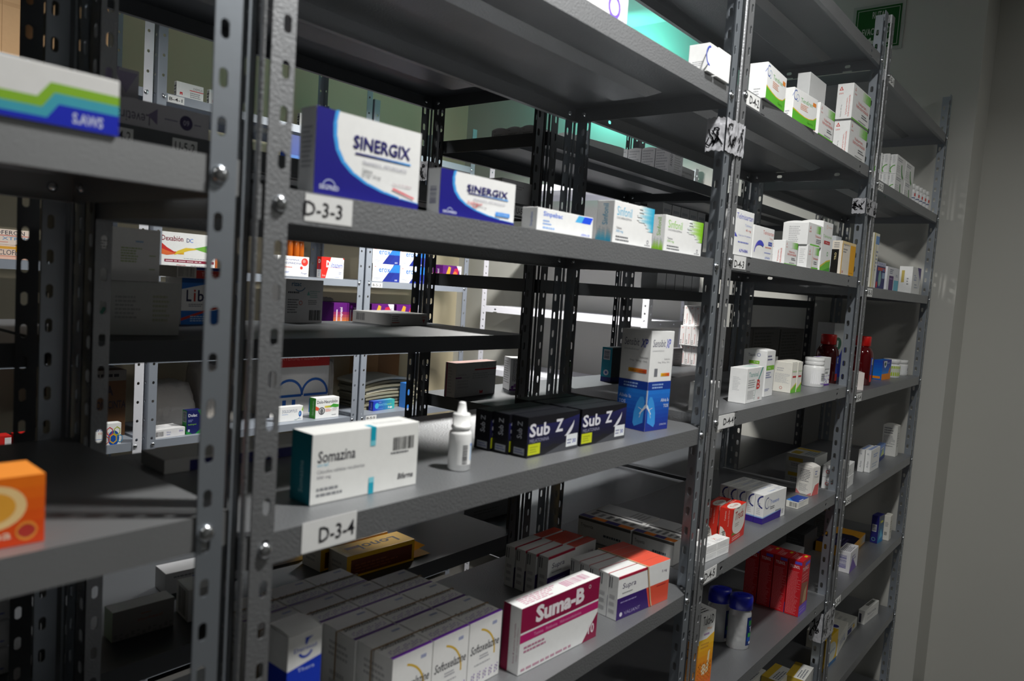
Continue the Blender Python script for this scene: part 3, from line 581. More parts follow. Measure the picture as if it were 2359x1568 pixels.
box(G['yel'],'white carton with yellow side band and black end, last on the D-4-3 shelf',(236,228,214),[('r','F',.6,0,1,1,YE),('r','F',0,0,.06,1,(240,190,80)),('r','F',.0,.92,1,1,(240,214,160)),('t','F','Angiotrofin 12',.1,.86,.45,.07,(90,90,94)),('l','F',.1,.65,.4,.8,2,(150,150,150)),('t','F','GR',.08,.05,.14,.07,(216,90,80)),('l','F',.66,.06,.9,.11,1,(200,140,30)),('r','L',0,.0,.72,.74,(24,22,20)),('tv','L','TRO',.3,.42,.2,.22,(222,206,150),{'bold':.02}),('l','L',.2,.78,.8,.96,3,(140,140,140))])
box((1.772,.06,1.229,0,.052,.05,.108),'pale carton standing behind the yellow and black carton',(206,212,216),[('l','F',.2,.6,.9,.92,4,(120,124,130)),('tv','L','Lotrial',.3,.6,.2,.3,(120,124,130))])
# ---- shelf D-4-4
def ring_wrap(m,r,a0,a1,z0,z1,col,n=16,sx=1,sy=1):
    for i in range(n):
        q=[math.radians(a0+(a1-a0)*(i+j)/n) for j in (0,1)]
        m.face([(sx*r*math.cos(q[0]),sy*r*math.sin(q[0]),z0),(sx*r*math.cos(q[1]),sy*r*math.sin(q[1]),z0),(sx*r*math.cos(q[1]),sy*r*math.sin(q[1]),z1),(sx*r*math.cos(q[0]),sy*r*math.sin(q[0]),z1)],paper(col),True)
def wrap_text(m,s,r,a0,a1,z0,z1,col,bold=0):
    vs,fs=glyphs(s,bold); m.faces([(r*math.cos(math.radians(a0+(a1-a0)*x)),r*math.sin(math.radians(a0+(a1-a0)*x)),z0+(z1-z0)*y) for x,y in vs],fs,paper(col))
TL_=(60,150,140)
box(G['tiamina'],'white carton with a big red letter B, nearest full carton on the D-4-4 shelf',WHITE,[('t','F','Tiaminal',.1,.74,.55,.14,TL_),('l','F',.1,.42,.6,.68,4,GREY),('l','F',.1,.1,.55,.36,7,(175,176,178)),('t','F','B',.6,.36,.2,.28,(206,52,50),{'bold':.03}),('p','F',[(.66,.64),(.72,.64),(.93,.99),(.87,.99)],TL_),('p','F',[(.5,.05),(.515,.05),(.62,.62),(.6,.62)],(150,190,180)),('l','F',.72,.05,.85,.12,2,(200,120,120)),('l','L',.2,.35,.65,.75,9,(205,207,208)),('g','T',.2,.2,.9,.8,WHITE,(170,205,195),8,'u')])
box((.9585,.022,.9286,10.7,.0751,.04,.0546),'white carton with blue to orange stripe, half hidden by post above the D-4-4 sticker',WHITE,[('g','F',.62,.12,.78,.8,(226,150,60),(100,180,215),9,'v'),('p','F',[(.6,.8),(.7,.98),(.8,.8)],(100,180,215)),('l','F',.1,.3,.5,.8,6,(180,190,196))])
box(G['d44_o'],'tall white carton with lime green strips behind the carton with the red B',WHITE,[('l','F',.1,.78,.8,.92,2,(70,72,120)),('r','F',.05,.58,.95,.68,(124,190,44)),('t','F','20 mg',.2,.6,.3,.05,WHITE),('l','F',.05,.4,.7,.55,3,(120,126,170)),('l','F',.05,.12,.6,.18,2,(120,126,170)),('t','L','Tiazofil',.2,.86,.3,.06,(70,72,100)),('a','L',.65,.9,.03,.04,0,360,(110,120,170)),('r','L',.25,.7,.7,.77,(124,190,44)),('t','L','20 mg',.45,.715,.2,.04,WHITE)],flap=.003)
pq=[('l','L',.15,.68,.6,.82,2,(190,190,190)),('l','L',.08,.3,.95,.62,11,(200,201,201)),('a','L',.45,.14,.035,.05,0,360,(200,120,110)),('p','F',[(0,0),(1,0),(1,.34),(0,.12)],(110,186,60)),('p','F',[(0,.12),(1,.34),(1,.29),(0,.08)],(220,200,90)),('r','F',.2,.5,.85,.56,(190,56,60)),('t','F','Telmisartan',.1,.68,.8,.06,(130,195,90)),('r','F',.0,.0,.02,1,(228,222,205))]
P1=box((1.4583,.0397,.9286,-3.8,.0318,.0444,.0741),'cream carton with green corner, left of the matching pair beside the white jar',(236,234,224),pq,'cream cartons beside the jar',flap=.003)
again(P1,(1.4936,.0375,.929),-1,'cream carton with green corner, right of the matching pair beside the white jar')
box((1.475,.1,.9286,3,.06,.04,.08),'pale carton hidden behind the matching pair of cream cartons',(226,227,222),[('l','L',.2,.3,.8,.8,5,(190,190,190))])
t=link('pill_jar',None,None,(1.7000,.0620,.929))
m=MB(); m.lathe([(.026,0),(.0275,.0016),(.0275,.050),(.0262,.0535),(.0225,.0565),(.0225,.0585)],PW,32); m.obj('jar_body',t)
m=MB(); m.lathe([(.0242,.0578),(.0246,.0586),(.0246,.0662),(.0240,.0668),(.0244,.0674),(.0248,.069),(.0248,.0755),(.0238,.0765)],PW,32); m.obj('screw_cap',t)
m=MB(); ring_wrap(m,.02757,-175,5,.008,.046,(238,239,240)); ring_wrap(m,.02762,-120,5,.008,.0098,(92,44,150)); wrap_text(m,'Topiramato',.02766,-80,-10,.034,.0395,(60,60,66),.01); m.obj('jar_label',t)
m=MB(); rr=random.Random(4); z=.016
while z<.037:
    h=rr.choice((.0006,.0011,.0016)); ring_wrap(m,.02764,-118,-88,z,z+h,(60,60,64),4); z+=h+rr.choice((.0006,.001))
m.obj('barcode',t)
m=MB()
for i in range(26):
    a=rr.uniform(-75,0);z=rr.uniform(.0105,.022); ring_wrap(m,.02765,a,a+rr.uniform(2,5),z,z+rr.uniform(.001,.0025),(128,96,178),2)
m.obj('printed_shape',t); tag(t,'white screw-capped pill jar with a barcode, on the D-4-4 shelf','jar')
box(G['d44_r'],'white carton with purple speckled corner right behind the white pill jar',WHITE,[('r','F',0,0,1,.06,(92,44,150))]+[('e','F',random.Random(i).uniform(.1,.95),random.Random(i+50).uniform(.08,.36),.035,.025,(120,90,175)) for i in range(16)]+[('t','F','Topiramato',.15,.55,.7,.07,(70,70,76)),('l','F',.3,.42,.7,.5,2,TXT),('r','T',.1,.7,.9,1,(120,90,175))])
box(G['d44_s'],'small grey-white carton at the right end of the D-4-4 shelf, behind the post',(214,214,208),[('l','F',.2,.2,.4,.8,2,(90,90,90)),('l','L',.3,.6,.8,.8,2,(160,160,160))])
# ---- shelf D-4-5
trq=[('p','F',[(0,0),(.8,0),(.82,.27),(0,.2)],(54,34,130)),('p','F',[(0,.2),(.82,.27),(.82,.3),(0,.24)],(150,186,232)),('a','F',.17,.68,.17,.2,70,300,(60,64,130)),('a','F',.25,.66,.13,.145,0,360,(160,160,190)),('t','F','Trexxevin',.3,.62,.38,.13,(100,130,206)),('l','F',.3,.42,.5,.54,2,TXT),('l','F',.55,.26,.8,.36,1,GREY),('r','F',.84,.1,.93,.28,(196,198,200)),
 ('r','L',0,0,1,.2,(54,34,130)),('r','L',0,.2,1,.24,(150,186,232)),('l','L',.25,.3,.75,.55,4,(200,200,202)),('a','L',1,.75,.18,.23,100,260,(60,64,130)),('l','L',.3,.62,.7,.72,2,(180,182,186)),('t','T','Trexxevin',.35,.3,.3,.3,(130,160,214)),('l','T',.7,.2,.95,.8,3,(190,196,206))]
x,y,z,yaw,w,d,h=G['trex5']; T5=box((x,y,z,yaw,w,d,h),'white and violet carton with a blue loop, frontmost of the row of five',WHITE,trq,'violet based cartons')
for i,lb in enumerate(('second from front','middle one','fourth from front','rearmost')):
    j=i+1; a=math.radians(yaw); again(T5,(x-math.sin(a)*.0228*j+.001*j,y+math.cos(a)*.0228*j,z+.0004),yaw,'violet based carton with blue loop, %s in its row of five'%lb)
RE=(208,44,34)
tdq=[('r','F',0,0,1,1,RE)]
el=[]
for t_ in range(25):
    a=math.radians(180+180*t_/24); el.append((.5+.46*math.cos(a),.42+.34*abs(math.sin(a))*-1))
tdq+=[('p','F',[(.08,1),(.04,.5)]+[(.5-.46*math.cos(math.radians(i*9)),.5-.32*math.sin(math.radians(i*9))) for i in range(1,20)]+[(.96,.5),(.96,1)],(226,222,214)),('p','F',[(.0,.22),(.3,.2),(.42,.17),(.1,.3)],(110,130,50)),('t','F','Treda',.2,.62,.62,.26,(170,50,40),{'ital':.15,'bold':.01}),('l','F',.25,.42,.6,.54,2,(170,160,150)),('l','F',.1,.04,.7,.16,2,(236,180,170)),
 ('r','L',0,0,1,1,(214,52,38)),('p','L',[(.1,0),(.62,0),(.66,.12),(.55,.3),(.3,.42),(.12,.44)],(232,228,220)),('tv','L','Treda',.25,.05,.26,.28,(30,28,30),{'bold':.02}),('tv','L','Neomicina, Caolin, Pectina',.66,.48,.1,.48,(236,190,180)),('tv','L','Tabletas',.4,.62,.1,.3,(236,200,190)),
 ('r','T',0,0,1,1,(214,48,34)),('e','T',.4,.35,.34,.4,(230,226,218)),('t','T','Treda',.2,.22,.42,.28,(180,44,38),{'ital':.2}),('l','T',.55,.72,.98,.95,2,(236,170,160))]
x,y,z,yaw,w,d,h=G['treda2']; TD=box((x,y,z,yaw,w,d,h),'red carton with white oval, nearer of the two red ones above the D-4-5 sticker',RE,tdq,'red cartons with white ovals')
again(TD,(x-.004,y+.031,z+.0004),yaw+1,'red carton with white oval, farther of the two red ones above the D-4-5 sticker')
wpq=[('l','F',.25,.3,.8,.6,2,(220,221,221)),('t','T','X',.2,.4,.2,.25,(220,120,120)),('l','T',.1,.1,.9,.35,2,(190,192,196)),('l','L',.2,.2,.8,.8,4,(190,190,190))]
W1=box((1.0445,.0173,.628,-4.6,.0509,.03,.0155),'flat white carton above the D-4-5 sticker, right one of the bottom pair',WHITE,wpq,'flat white cartons above the D-4-5 sticker')
again(W1,(.9916,.0213,.6284),-4.6,'flat white carton above the D-4-5 sticker, left one of the bottom pair')
again(W1,(1.0445,.0173,.6441),-4.6,'flat white carton above the D-4-5 sticker, right one of the top pair')
again(W1,(.9916,.0213,.6441),-4.6,'flat white carton above the D-4-5 sticker, left one of the top pair')
box(G['bluebox'],'flat white carton with a bright blue top lying beside the violet based row',(230,228,220),[('r','T',0,0,1,1,(36,70,160)),('p','T',[(0,.4),(0,1),(.3,1)],(70,140,220)),('l','T',.2,.02,.6,.2,1,WHITE),('l','F',.1,.2,.8,.8,3,(190,192,192)),('b','L',.3,.15,.95,.85,'u')])
box(G['tilt'],'crooked white carton with pinkish red corners and a bulging lid',(234,231,224),[('l','L',.2,.45,.85,.9,8,(120,120,122)),('l','L',.2,.1,.8,.38,8,(170,170,170)),('p','L',[(0,0),(.3,0),(0,.16)],(214,130,130)),('p','F',[(.05,0),(.95,0),(.95,.42),(.45,.36)],(206,100,98)),('t','F','Trinovil',.2,.62,.6,.08,(150,150,152)),('p','L',[(.7,0),(1,0),(1,.12)],(214,140,138)),('l','F',.3,.72,.7,.9,2,(130,140,180))],flap=.006)
tq=[('g','T',.0,.0,.14,1,(226,130,40),(56,50,120),4,'v'),('l','T',.2,.05,.42,.95,6,(110,110,112)),('r','T',.45,.05,.52,.95,(80,80,82)),('r','T',.55,.05,.98,.95,(206,208,210)),('l','T',.6,.1,.95,.4,4,(150,150,150)),('r','L',0,.85,1,.97,(86,84,82)),('t','L','Trayenta',.05,.5,.25,.2,(60,60,64)),('l','L',.5,.3,.9,.5,1,(80,90,100))]
for i in range(4): tq.append(('r','T',0,i/4,.13,(i+1)/4,(226,128,36) if i%2==0 else (54,50,118)))
box((.9276,.1495,.628,0,.1215,.125,.047),'flat grey-white carton with orange and navy squares on its lid, rear one of two',(206,206,204),tq,'cartons with orange and navy squares')
box((.9310,.056,.628,0,.117,.09,.047),'flat carton with orange and navy squares on its lid, front one of two',(206,206,204),tq,'cartons with orange and navy squares')
# ---- shelf D-4-6
tyq=[('t','F','TYLENOL',.06,.8,.75,.07,(235,205,205),{'bold':.01}),('r','F',.35,.88,.95,.94,(90,80,190)),('l','F',.08,.6,.9,.76,3,(222,110,110)),('p','F',[(.1,.2),(.8,.2),(.9,.55),(.1,.6)],(150,92,70)),('p','F',[(.35,.2),(.8,.2),(.8,.5),(.5,.42)],(196,160,120)),('r','F',0,0,1,.19,(120,88,200)),('l','F',.1,.04,.8,.14,2,(170,140,225)),
 ('t','L','TYLENOL',.12,.85,.7,.055,(236,206,206),{'bold':.02}),('r','L',.45,.925,.95,.975,(90,80,190)),('l','L',.06,.03,.96,.8,34,(216,106,110)),('t','T','TYLENOL',.1,.4,.5,.25,(236,206,206)),('r','T',.62,.1,.85,.3,(214,190,40)),('l','T',.2,.7,.9,.95,2,(230,150,150))]
x,y,z,yaw,w,d,h=G['tyl4']; TY=box((x,y,z,yaw,w,d,h),'tall red carton densely printed on its end, frontmost of the row of four',(196,28,38),tyq,'tall red cartons')
for i,lb in enumerate(('second','third','rearmost')): again(TY,(x+.001*i,y+.0385*(i+1),z+.0004),yaw,'tall red carton densely printed on its end, %s%s in its row'%(lb,'' if i==2 else ' from front'))
box(G['tukol'],'tall white, yellow and orange carton standing right behind the D-4 left post at the bottom',WHITE,[('g','F',0,0,1,.66,(226,96,40),(240,190,40),9,'v'),('p','F',[(0,.62),(.5,.66),(1,.72),(1,.6),(0,.56)],(240,190,60)),('t','F','Tukol-D',.18,.84,.7,.12,(40,38,44),{'bold':.01}),('t','F','Miel',.5,.77,.3,.035,(226,150,60)),('l','F',.3,.7,.7,.75,1,(180,150,190)),('e','F',.45,.26,.16,.075,(244,226,190)),('l','F',.15,.54,.85,.62,2,(206,150,60)),('p','F',[(.6,.2),(.75,.22),(.8,.5),(.68,.48)],(240,222,180))]+[('e','F',.1+.11*(i%8),.12+.055*(i//8)+.02*(i%2),.03,.014,(200,130,30)) for i in range(40)]+[('r','L',0,0,1,.6,(230,150,50)),('tv','L','Tukol-D',.3,.35,.4,.4,(40,38,44))]+[('l','T',.1,.1,.9,.9,4,(60,58,60))])
def tablet_bottle(x,y,yaw,label,first=None):
    if first: return again(first,(x,y,.3264),yaw,label)
    t=link('tablet_bottle',None,None,(x,y,.3264)); t.rotation_euler[2]=math.radians(yaw)
    cl=plain('clear_plastic',(240,241,242),.2,0,.5,.6); sx,sy=.027,.0195
    m=MB(); m.lathe([(.93,0),(1,.003),(1,.07),(.97,.086),(.86,.093),(.86,.0935)],cl,36,sx=sx,sy=sy); m.obj('bottle_body',t)
    m=MB(); bl=plain('blue_cap_plastic',(24,34,170),.35); m.lathe([(.93,.094),(1.02,.0945),(1.02,.118),(.97,.126),(.6,.1275)],bl,36,sx=sx,sy=sy); m.box(-.008,-.004,.1275,.008,.004,.1288,bl); m.obj('flip_cap',t)
    m=MB(); rr=random.Random(9); tb=plain('chalky_tablet',(226,226,222),.6)
    for k in range(90):
        a=rr.uniform(0,6.28); q=.76*math.sqrt(rr.uniform(.25,1)); cx,cy=sx*q*math.cos(a),sy*q*math.sin(a); cz=.008+.062*rr.random()
        ax=Vector((rr.uniform(-1,1),rr.uniform(-1,1),rr.uniform(-.4,1))).normalized(); M=ax.to_track_quat('Z','Y').to_matrix()
        vs=[];fs=[];nn=10
        for r_,zz in ((.0045,-.0026),(.0056,-.0012),(.0056,.0012),(.0045,.0026)):
            for i in range(nn): vs.append(tuple(M@Vector((r_*math.cos(i*.6283),r_*math.sin(i*.6283),zz))+Vector((cx*.8,cy*.8,cz))))
        for j in range(3):
            for i in range(nn): fs.append((j*nn+i,j*nn+(i+1)%nn,(j+1)*nn+(i+1)%nn,(j+1)*nn+i))
        fs+=[tuple(range(nn-1,-1,-1)),tuple(range(3*nn,4*nn))]; m.faces(vs,fs,tb,True)
    o=m.obj('tablets',t); tag(o,'white tablets inside',kind='stuff')
    m=MB(); E=1.012
    for (a0,a1,z0,z1,c,e) in ((-62,62,.010,.078,(20,40,96),1.012),(-50,50,.058,.07,(40,120,60),1.014),(-50,20,.03,.04,(60,150,70),1.014),(20,50,.055,.066,(220,70,50),1.015),(-40,40,.013,.019,(200,206,220),1.015),(-55,55,.02,.03,(30,80,170),1.014)): ring_wrap(m,e,a0,a1,z0,z1,c,12,sx,sy)
    vs,fs=glyphs('TUMS',.02); m.faces([(sx*1.018*math.cos(math.radians(-42+84*x)),sy*1.018*math.sin(math.radians(-42+84*x)),.042+.013*y) for x,y in vs],fs,paper((230,232,238))); m.obj('bottle_label',t)
    return tag(t,label,'bottle','tablet bottles with blue caps')
TB=tablet_bottle(1.337,.066,-52,'clear tablet bottle with blue flip cap, nearer of two, its label turned to the aisle')
tablet_bottle(1.335,.118,-52,'clear tablet bottle with blue flip cap, farther of two, half hidden by the nearer one',TB)
# ---- below: D-4-7
lowq=[('r','T',0,.6,1,1,(214,180,60)),('l','T',.1,.1,.8,.5,3,(120,122,130)),('r','L',0,.5,1,1,(200,170,60)),('l','L',.2,.1,.8,.4,2,(140,140,140))]
L7=box((1.66,.06,.024,-2,.10,.05,.09),'yellow and white carton on the lowest visible shelf under the red row, right one',(220,220,214),lowq,'yellow and white cartons at the bottom')
again(L7,(1.60,.115,.0244),-2,'yellow and white carton on the lowest visible shelf under the red row, left one')
again(L7,(1.72,.012,.0244),3,'yellow and white carton on the lowest visible shelf under the red row, nearest the edge')
# ---- unit D-5
gq=[('a','F',.9,.6,.62,.8,180,250,(60,140,40)),('l','F',.1,.7,.6,.9,2,(150,150,160)),('l','F',.05,.1,.5,.5,4,(206,206,206)),('a','L',.75,.2,.2,.25,90,220,(100,170,70)),('l','L',.3,.55,.75,.95,7,(190,194,196))]
gb=None
for i,(gx,gz,lb) in enumerate(((2.1768,0,'lower tier, front'),(2.1768,.0590,'upper tier, front'),(2.160,0,'lower tier, behind the front one'),(2.160,.0590,'upper tier, behind the front one'),(2.143,0,'lower tier, rearmost seen'),(2.143,.0590,'upper tier, rearmost seen'))):
    gy=.02+.0184*(i//2)
    if gb is None: gb=box((gx,gy,1.5074,0,.12,.0178,.0585),'white carton with green tick, %s'%lb,WHITE,gq,'white cartons with green ticks')
    else: again(gb,(gx,gy,1.5078+gz),0,'white carton with green tick, %s'%lb)
again(gb,(2.305,.0205,1.5078),0,'white carton with green tick, right end of the lower tier')
again(gb,(2.302,.0205,1.5668),0,'white carton with green tick, right end of the upper tier')
def vial(x,y,z,label,first=None):
    if first: return again(first,(x,y,z+.0004),0,label)
    t=link('pill_bottle',None,None,(x,y,z+.0004)); m=MB(); m.lathe([(.0165,0),(.0175,.001),(.0175,.045),(.016,.049),(.0125,.051),(.0125,.053)],PW,20); m.obj('bottle_body',t)
    m=MB(); m.lathe([(.0145,.0525),(.0148,.053),(.0148,.066),(.014,.067)],PW,20); m.obj('screw_cap',t)
    m=MB(); ring_wrap(m,.01755,-170,10,.008,.04,(232,233,235)); ring_wrap(m,.0176,-120,-60,.026,.036,(216,90,84),8); ring_wrap(m,.0176,-90,-20,.012,.016,(120,130,170),8); ring_wrap(m,.0176,-150,-100,.018,.022,(110,120,150),8); m.obj('bottle_label',t)
    return tag(t,label,'bottle','small white pill bottles')
VB=None
for i in range(5):
    lb='small white pill bottle with red mark, %s of the five from the left'%('first','second','third','fourth','fifth')[i]
    if VB is None: VB=vial(2.462,.035,1.5074,lb)
    else: vial(2.462+.045*i,.033-.002*i,1.5074,lb,VB)
box(G['d53_i'],'tall pale yellow striped carton right of the lower taped post',(228,226,214),[('r','F',.1,0,.3,1,(222,208,140)),('r','F',.5,.0,.6,1,(206,196,150)),('r','F',.4,.8,1,.95,(110,150,200)),('l','F',.62,.3,.95,.7,6,(150,160,190)),('r','F',.75,.0,1,.45,WHITE)])
box(G['d53_j'],'navy carton with a red dot and pale teal figure on the D-5-3 shelf',(46,48,110),[('r','F',0,.85,1,1,(196,200,214)),('t','F','STREPPLUS',.1,.87,.8,.1,(90,100,170)),('r','F',.1,.68,1,.8,(190,80,66)),('e','F',.1,.14,.09,.12,(196,46,50)),('e','F',.4,.38,.16,.3,(130,170,166)),('r','F',.65,.4,.95,.62,(150,176,206)),('r','F',.65,.68,.9,.76,(110,120,180))])
box(G['d53_k'],'white carton with purple and cyan blocks on the D-5-3 shelf',(226,228,232),[('r','F',.18,0,.55,.62,(84,52,112)),('r','F',.6,0,1,.46,(110,190,212)),('l','F',.2,.7,.5,.92,3,(120,124,150)),('l','F',.72,.6,.95,.72,2,(150,160,180)),('l','F',.22,.45,.5,.55,1,(170,150,190)),('r','T',0,0,1,1,(120,190,205))])
box(G['d53_l'],'large white carton with a purple corner and olive stripe, right end of the D-5-3 shelf',WHITE,[('p','F',[(.55,1),(1,1),(1,.5)],(90,70,140)),('a','F',.5,.45,.42,.5,-30,60,(200,206,220)),('t','F','Zz',.2,.5,.3,.2,(130,150,200)),('l','F',.3,.2,.7,.4,2,(180,186,200)),('r','L',.18,.4,.4,.85,(200,180,100)),('l','L',.6,.3,.75,.6,3,(150,150,150))])
# red cough syrup bottles
def syrup(x,y,z,yaw,label,first=None):
    if first: return again(first,(x,y,z+.0004),yaw,label)
    t=link('syrup_bottle',None,None,(x,y,z+.0004)); t.rotation_euler[2]=math.radians(yaw)
    gl=plain('dark_red_syrup',(96,8,16),.08,0,.6,.35); rc=plain('red_cap_plastic',(196,22,20),.3)
    m=MB(); m.lathe([(.030,0),(.033,.003),(.033,.092),(.031,.105),(.024,.117),(.0185,.122),(.0185,.124)],gl,32); m.obj('bottle_body',t)
    m=MB(); vs=[];fs=[];n=36
    for r_,z_ in ((.0205,.1225),(.0225,.124),(.0225,.151),(.021,.1535),(.004,.154)):
        for k in range(n): rr_=r_*(1+(.02 if k%2 and r_>.02 else 0)); vs.append((rr_*math.cos(k*2*math.pi/n),rr_*math.sin(k*2*math.pi/n),z_))
    for j in range(4):
        for k in range(n): fs.append((j*n+k,j*n+(k+1)%n,(j+1)*n+(k+1)%n,(j+1)*n+k))
    fs.append(tuple(range(4*n,5*n))); m.faces(vs,fs,rc,True); m.obj('screw_cap',t)
    m=MB(); ring_wrap(m,.0331,-100,60,.012,.088,(46,70,170)); ring_wrap(m,.0332,-100,60,.012,.034,(196,54,54)); ring_wrap(m,.0332,-90,-55,.066,.084,(210,216,220),8); ring_wrap(m,.03325,-80,-66,.068,.082,(30,70,60),6); ring_wrap(m,.03325,-40,10,.05,.06,(190,200,226),8); ring_wrap(m,.03325,-50,20,.042,.046,(150,170,220),8); m.obj('bottle_label',t)
    return tag(t,label,'bottle','dark red syrup bottles')
SB=syrup(2.172,.062,.904,-10,'dark red syrup bottle with red cap, right of the D-5 left post')
syrup(2.060,.135,.904,-10,'dark red syrup bottle with red cap, seen left of the D-5 left post',SB)
box((2.27,.18,.904,-10,.09,.06,.185),'tall white and blue carton standing behind the red-capped syrup bottle',(214,218,220),[('r','F',0,0,1,.3,(40,56,160)),('p','F',[(0,.3),(1,.3),(1,.7),(.6,.42)],(44,60,170)),('e','F',.35,.62,.3,.12,(40,110,80)),('r','F',.3,.56,.4,.68,WHITE)])
box((1.996,.006,.904,28,.05,.026,.052),'small white and red carton leaning at the left front of the D-5-4 shelf',(226,218,214),[('l','F',.2,.5,.7,.8,3,(200,80,70)),('p','F',[(.5,0),(1,0),(1,.7)],(150,30,36))])
box(G['d54_v'],'bright blue carton with an orange base beside the syrup bottle',(24,110,206),[('r','F',0,0,1,.3,(238,140,20)),('g','F',0,.3,1,1,(26,130,220),(44,44,150),7,'v'),('p','F',[(.14,.95),(.5,.95),(.46,.7),(.3,.58),(.2,.7)],(222,228,230)),('e','F',.31,.8,.09,.1,(30,80,60)),('p','F',[(.7,.3),(.95,.34),(.9,.66),(.8,.5)],(226,140,40)),('l','F',.5,.8,.8,.88,1,(180,200,230)),('r','L',0,.06,.85,.18,(238,140,20)),('g','L',0,.2,1,1,(20,120,214),(30,80,190),6,'v')])
def tub(x,y,z,r,h,label,band,name='pill_bottle'):
    t=link(name,None,None,(x,y,z+.0004)); m=MB(); m.lathe([(r*.94,0),(r,.0015),(r,h*.68),(r*.93,h*.73),(r*.82,h*.75),(r*.82,h*.78)],PW,28); m.obj('bottle_body',t)
    m=MB(); m.lathe([(r*.93,h*.77),(r*.96,h*.775),(r*.96,h*.985),(r*.9,h)],PW,28); m.obj('screw_cap',t)
    m=MB(); ring_wrap(m,r*1.002,-170,20,h*.1,h*.64,(228,230,232) if not band else (170,196,50))
    if band:
        ring_wrap(m,r*1.004,-170,20,h*.3,h*.5,(206,212,190)); wrap_text(m,'SEN',r*1.008,-80,-10,h*.33,h*.46,(40,46,50),.02)
    else: wrap_text(m,'fit',r*1.008,-100,-55,h*.32,h*.5,(80,84,110)); ring_wrap(m,r*1.006,-100,-50,h*.18,h*.21,(120,126,160),6)
    m.obj('bottle_label',t); return tag(t,label,'bottle')
tub(2.600,.066,.904,.031,.066,'white-capped pill bottle with a lime green label beside the blue carton',1)
tub(2.745,.070,.904,.031,.058,'plain white pill bottle at the right end of the D-5-4 shelf',0)
# D-5-5
wq=[('l','F',.3,.6,.8,.8,2,(150,170,215)),('l','F',.2,.15,.8,.4,2,(190,200,215)),('tv','L','Arlex',.35,.2,.3,.3,(110,114,124)),('l','L',.3,.75,.7,.9,1,(190,194,200)),('r','T',.1,.2,.9,.8,(150,170,215))]
A=box(G['d55t_p1'],'slim white carton with pale blue lid print, front one of two on the D-5-5 shelf',WHITE,wq,'slim white cartons on the D-5-5 shelf')
again(A,(2.302,.0555,.6004),.5,'slim white carton with pale blue lid print, rear one of two on the D-5-5 shelf')
box(G['d55t_bl'],'pale blue and white carton behind the slim white pair',(120,150,206),[('r','F',0,0,1,.3,(50,66,130)),('p','F',[(.2,.3),(.8,.3),(.6,.8)],(200,214,120)),('l','F',.2,.75,.8,.9,1,WHITE),('r','L',0,0,1,1,(90,110,170))])
box(G['d55t_tall'],'tall white carton with a lifted lid at the right end of the D-5-5 shelf',(226,226,220),[('l','L',.1,.72,.9,.95,3,(130,130,132)),('l','L',.1,.38,.9,.68,7,(150,150,152)),('l','L',.2,.3,.9,.34,1,(90,90,92)),('l','F',.2,.3,.8,.8,6,(180,180,180))],flap=.004)
exq=[('tv','L','XDC',.35,.2,.001,.001,TXT)][:0]+[('t','L','CIX',.15,.3,.35,.3,(206,60,66),{'bold':.02}),('l','L',.2,.65,.8,.75,1,(80,86,120)),('l','L',.55,.25,.9,.55,2,(60,60,90)),('l','F',.2,.3,.7,.6,2,(200,202,204))]
E1=box((1.956,.022,.6,3.9,.140,.062,.0355),'white carton with red letters on its end, lower of a stacked pair',WHITE,exq,'stacked pair on the D-5-5 shelf')
again(E1,(1.9555,.0225,.6365),3.9,'white carton with red letters on its end, upper of a stacked pair')
gqq=[('r','T',.75,.2,.95,1,(190,160,50)),('r','T',.1,.6,.5,.9,(170,150,60)),('l','T',.2,.1,.7,.5,4,(110,130,140)),('r','L',.1,.5,.6,.75,(190,160,50)),('l','L',.2,.15,.8,.4,2,(130,130,130))]
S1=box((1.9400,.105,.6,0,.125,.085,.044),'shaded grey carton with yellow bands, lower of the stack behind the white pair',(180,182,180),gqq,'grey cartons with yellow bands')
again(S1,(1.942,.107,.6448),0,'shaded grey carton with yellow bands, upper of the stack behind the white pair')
# D-5-6
box(G['d55_white'],'white carton with a blue barcode end, front of the D-5-6 shelf',(226,225,228),[('b','L',.12,.2,.72,.82,'v',(70,66,150)),('l','T',.1,.1,.9,.9,6,(120,118,130)),('p','F',[(0,0),(.9,0),(.3,.7)],(120,96,170)),('l','F',.2,.5,.8,.8,2,(150,146,180))])
box(G['d55_yel'],'yellow carton with a large dark navy oval on its lid on the D-5-6 shelf',(226,160,36),[('e','T',.42,.5,.42,.62,(28,26,60)) if 0 else ('p','T',[(.0,0),(.62,0),(.7,.25),(.68,.6),(.55,.85),(.3,1),(0,1)],(28,26,58)),('l','T',.1,.2,.55,.7,4,(70,64,110)),('g','F',.5,.1,1,.9,(226,160,36),(170,176,186),6,'u')])
box(G['d55_blue'],'upright navy and sky blue carton with a barcode on the D-5-6 shelf',(34,36,110),[('g','F',0,0,1,1,(40,130,190),(70,76,90),8,'v'),('p','F',[(.2,.1),(.9,.2),(.5,.5)],(90,180,214)),('r','F',.3,.72,.8,.8,(190,190,60)),('r','L',.15,.42,.75,.68,(190,194,200)),('b','L',.2,.45,.7,.65,'v'),('a','L',.45,.14,.05,.07,0,360,(90,140,150))])
box(G['d55_wt'],'narrow white carton with a small barcode, right end of the D-5-6 shelf',(226,224,214),[('l','L',.2,.55,.8,.75,4,(140,140,140)),('b','L',.2,.2,.6,.34,'u'),('l','F',.2,.3,.8,.8,5,(170,170,160)),('l','T',.2,.2,.8,.8,2,(110,110,110))],flap=.002)
box((2.47,.18,.295,-3,.14,.06,.085),'shaded grey carton with a yellow tab behind the upright navy one',(110,112,112),[('r','T',.5,.2,.65,.9,(200,160,50)),('l','F',.1,.2,.8,.8,8,(90,92,92)),('l','L',.1,.2,.9,.8,7,(80,84,84))])
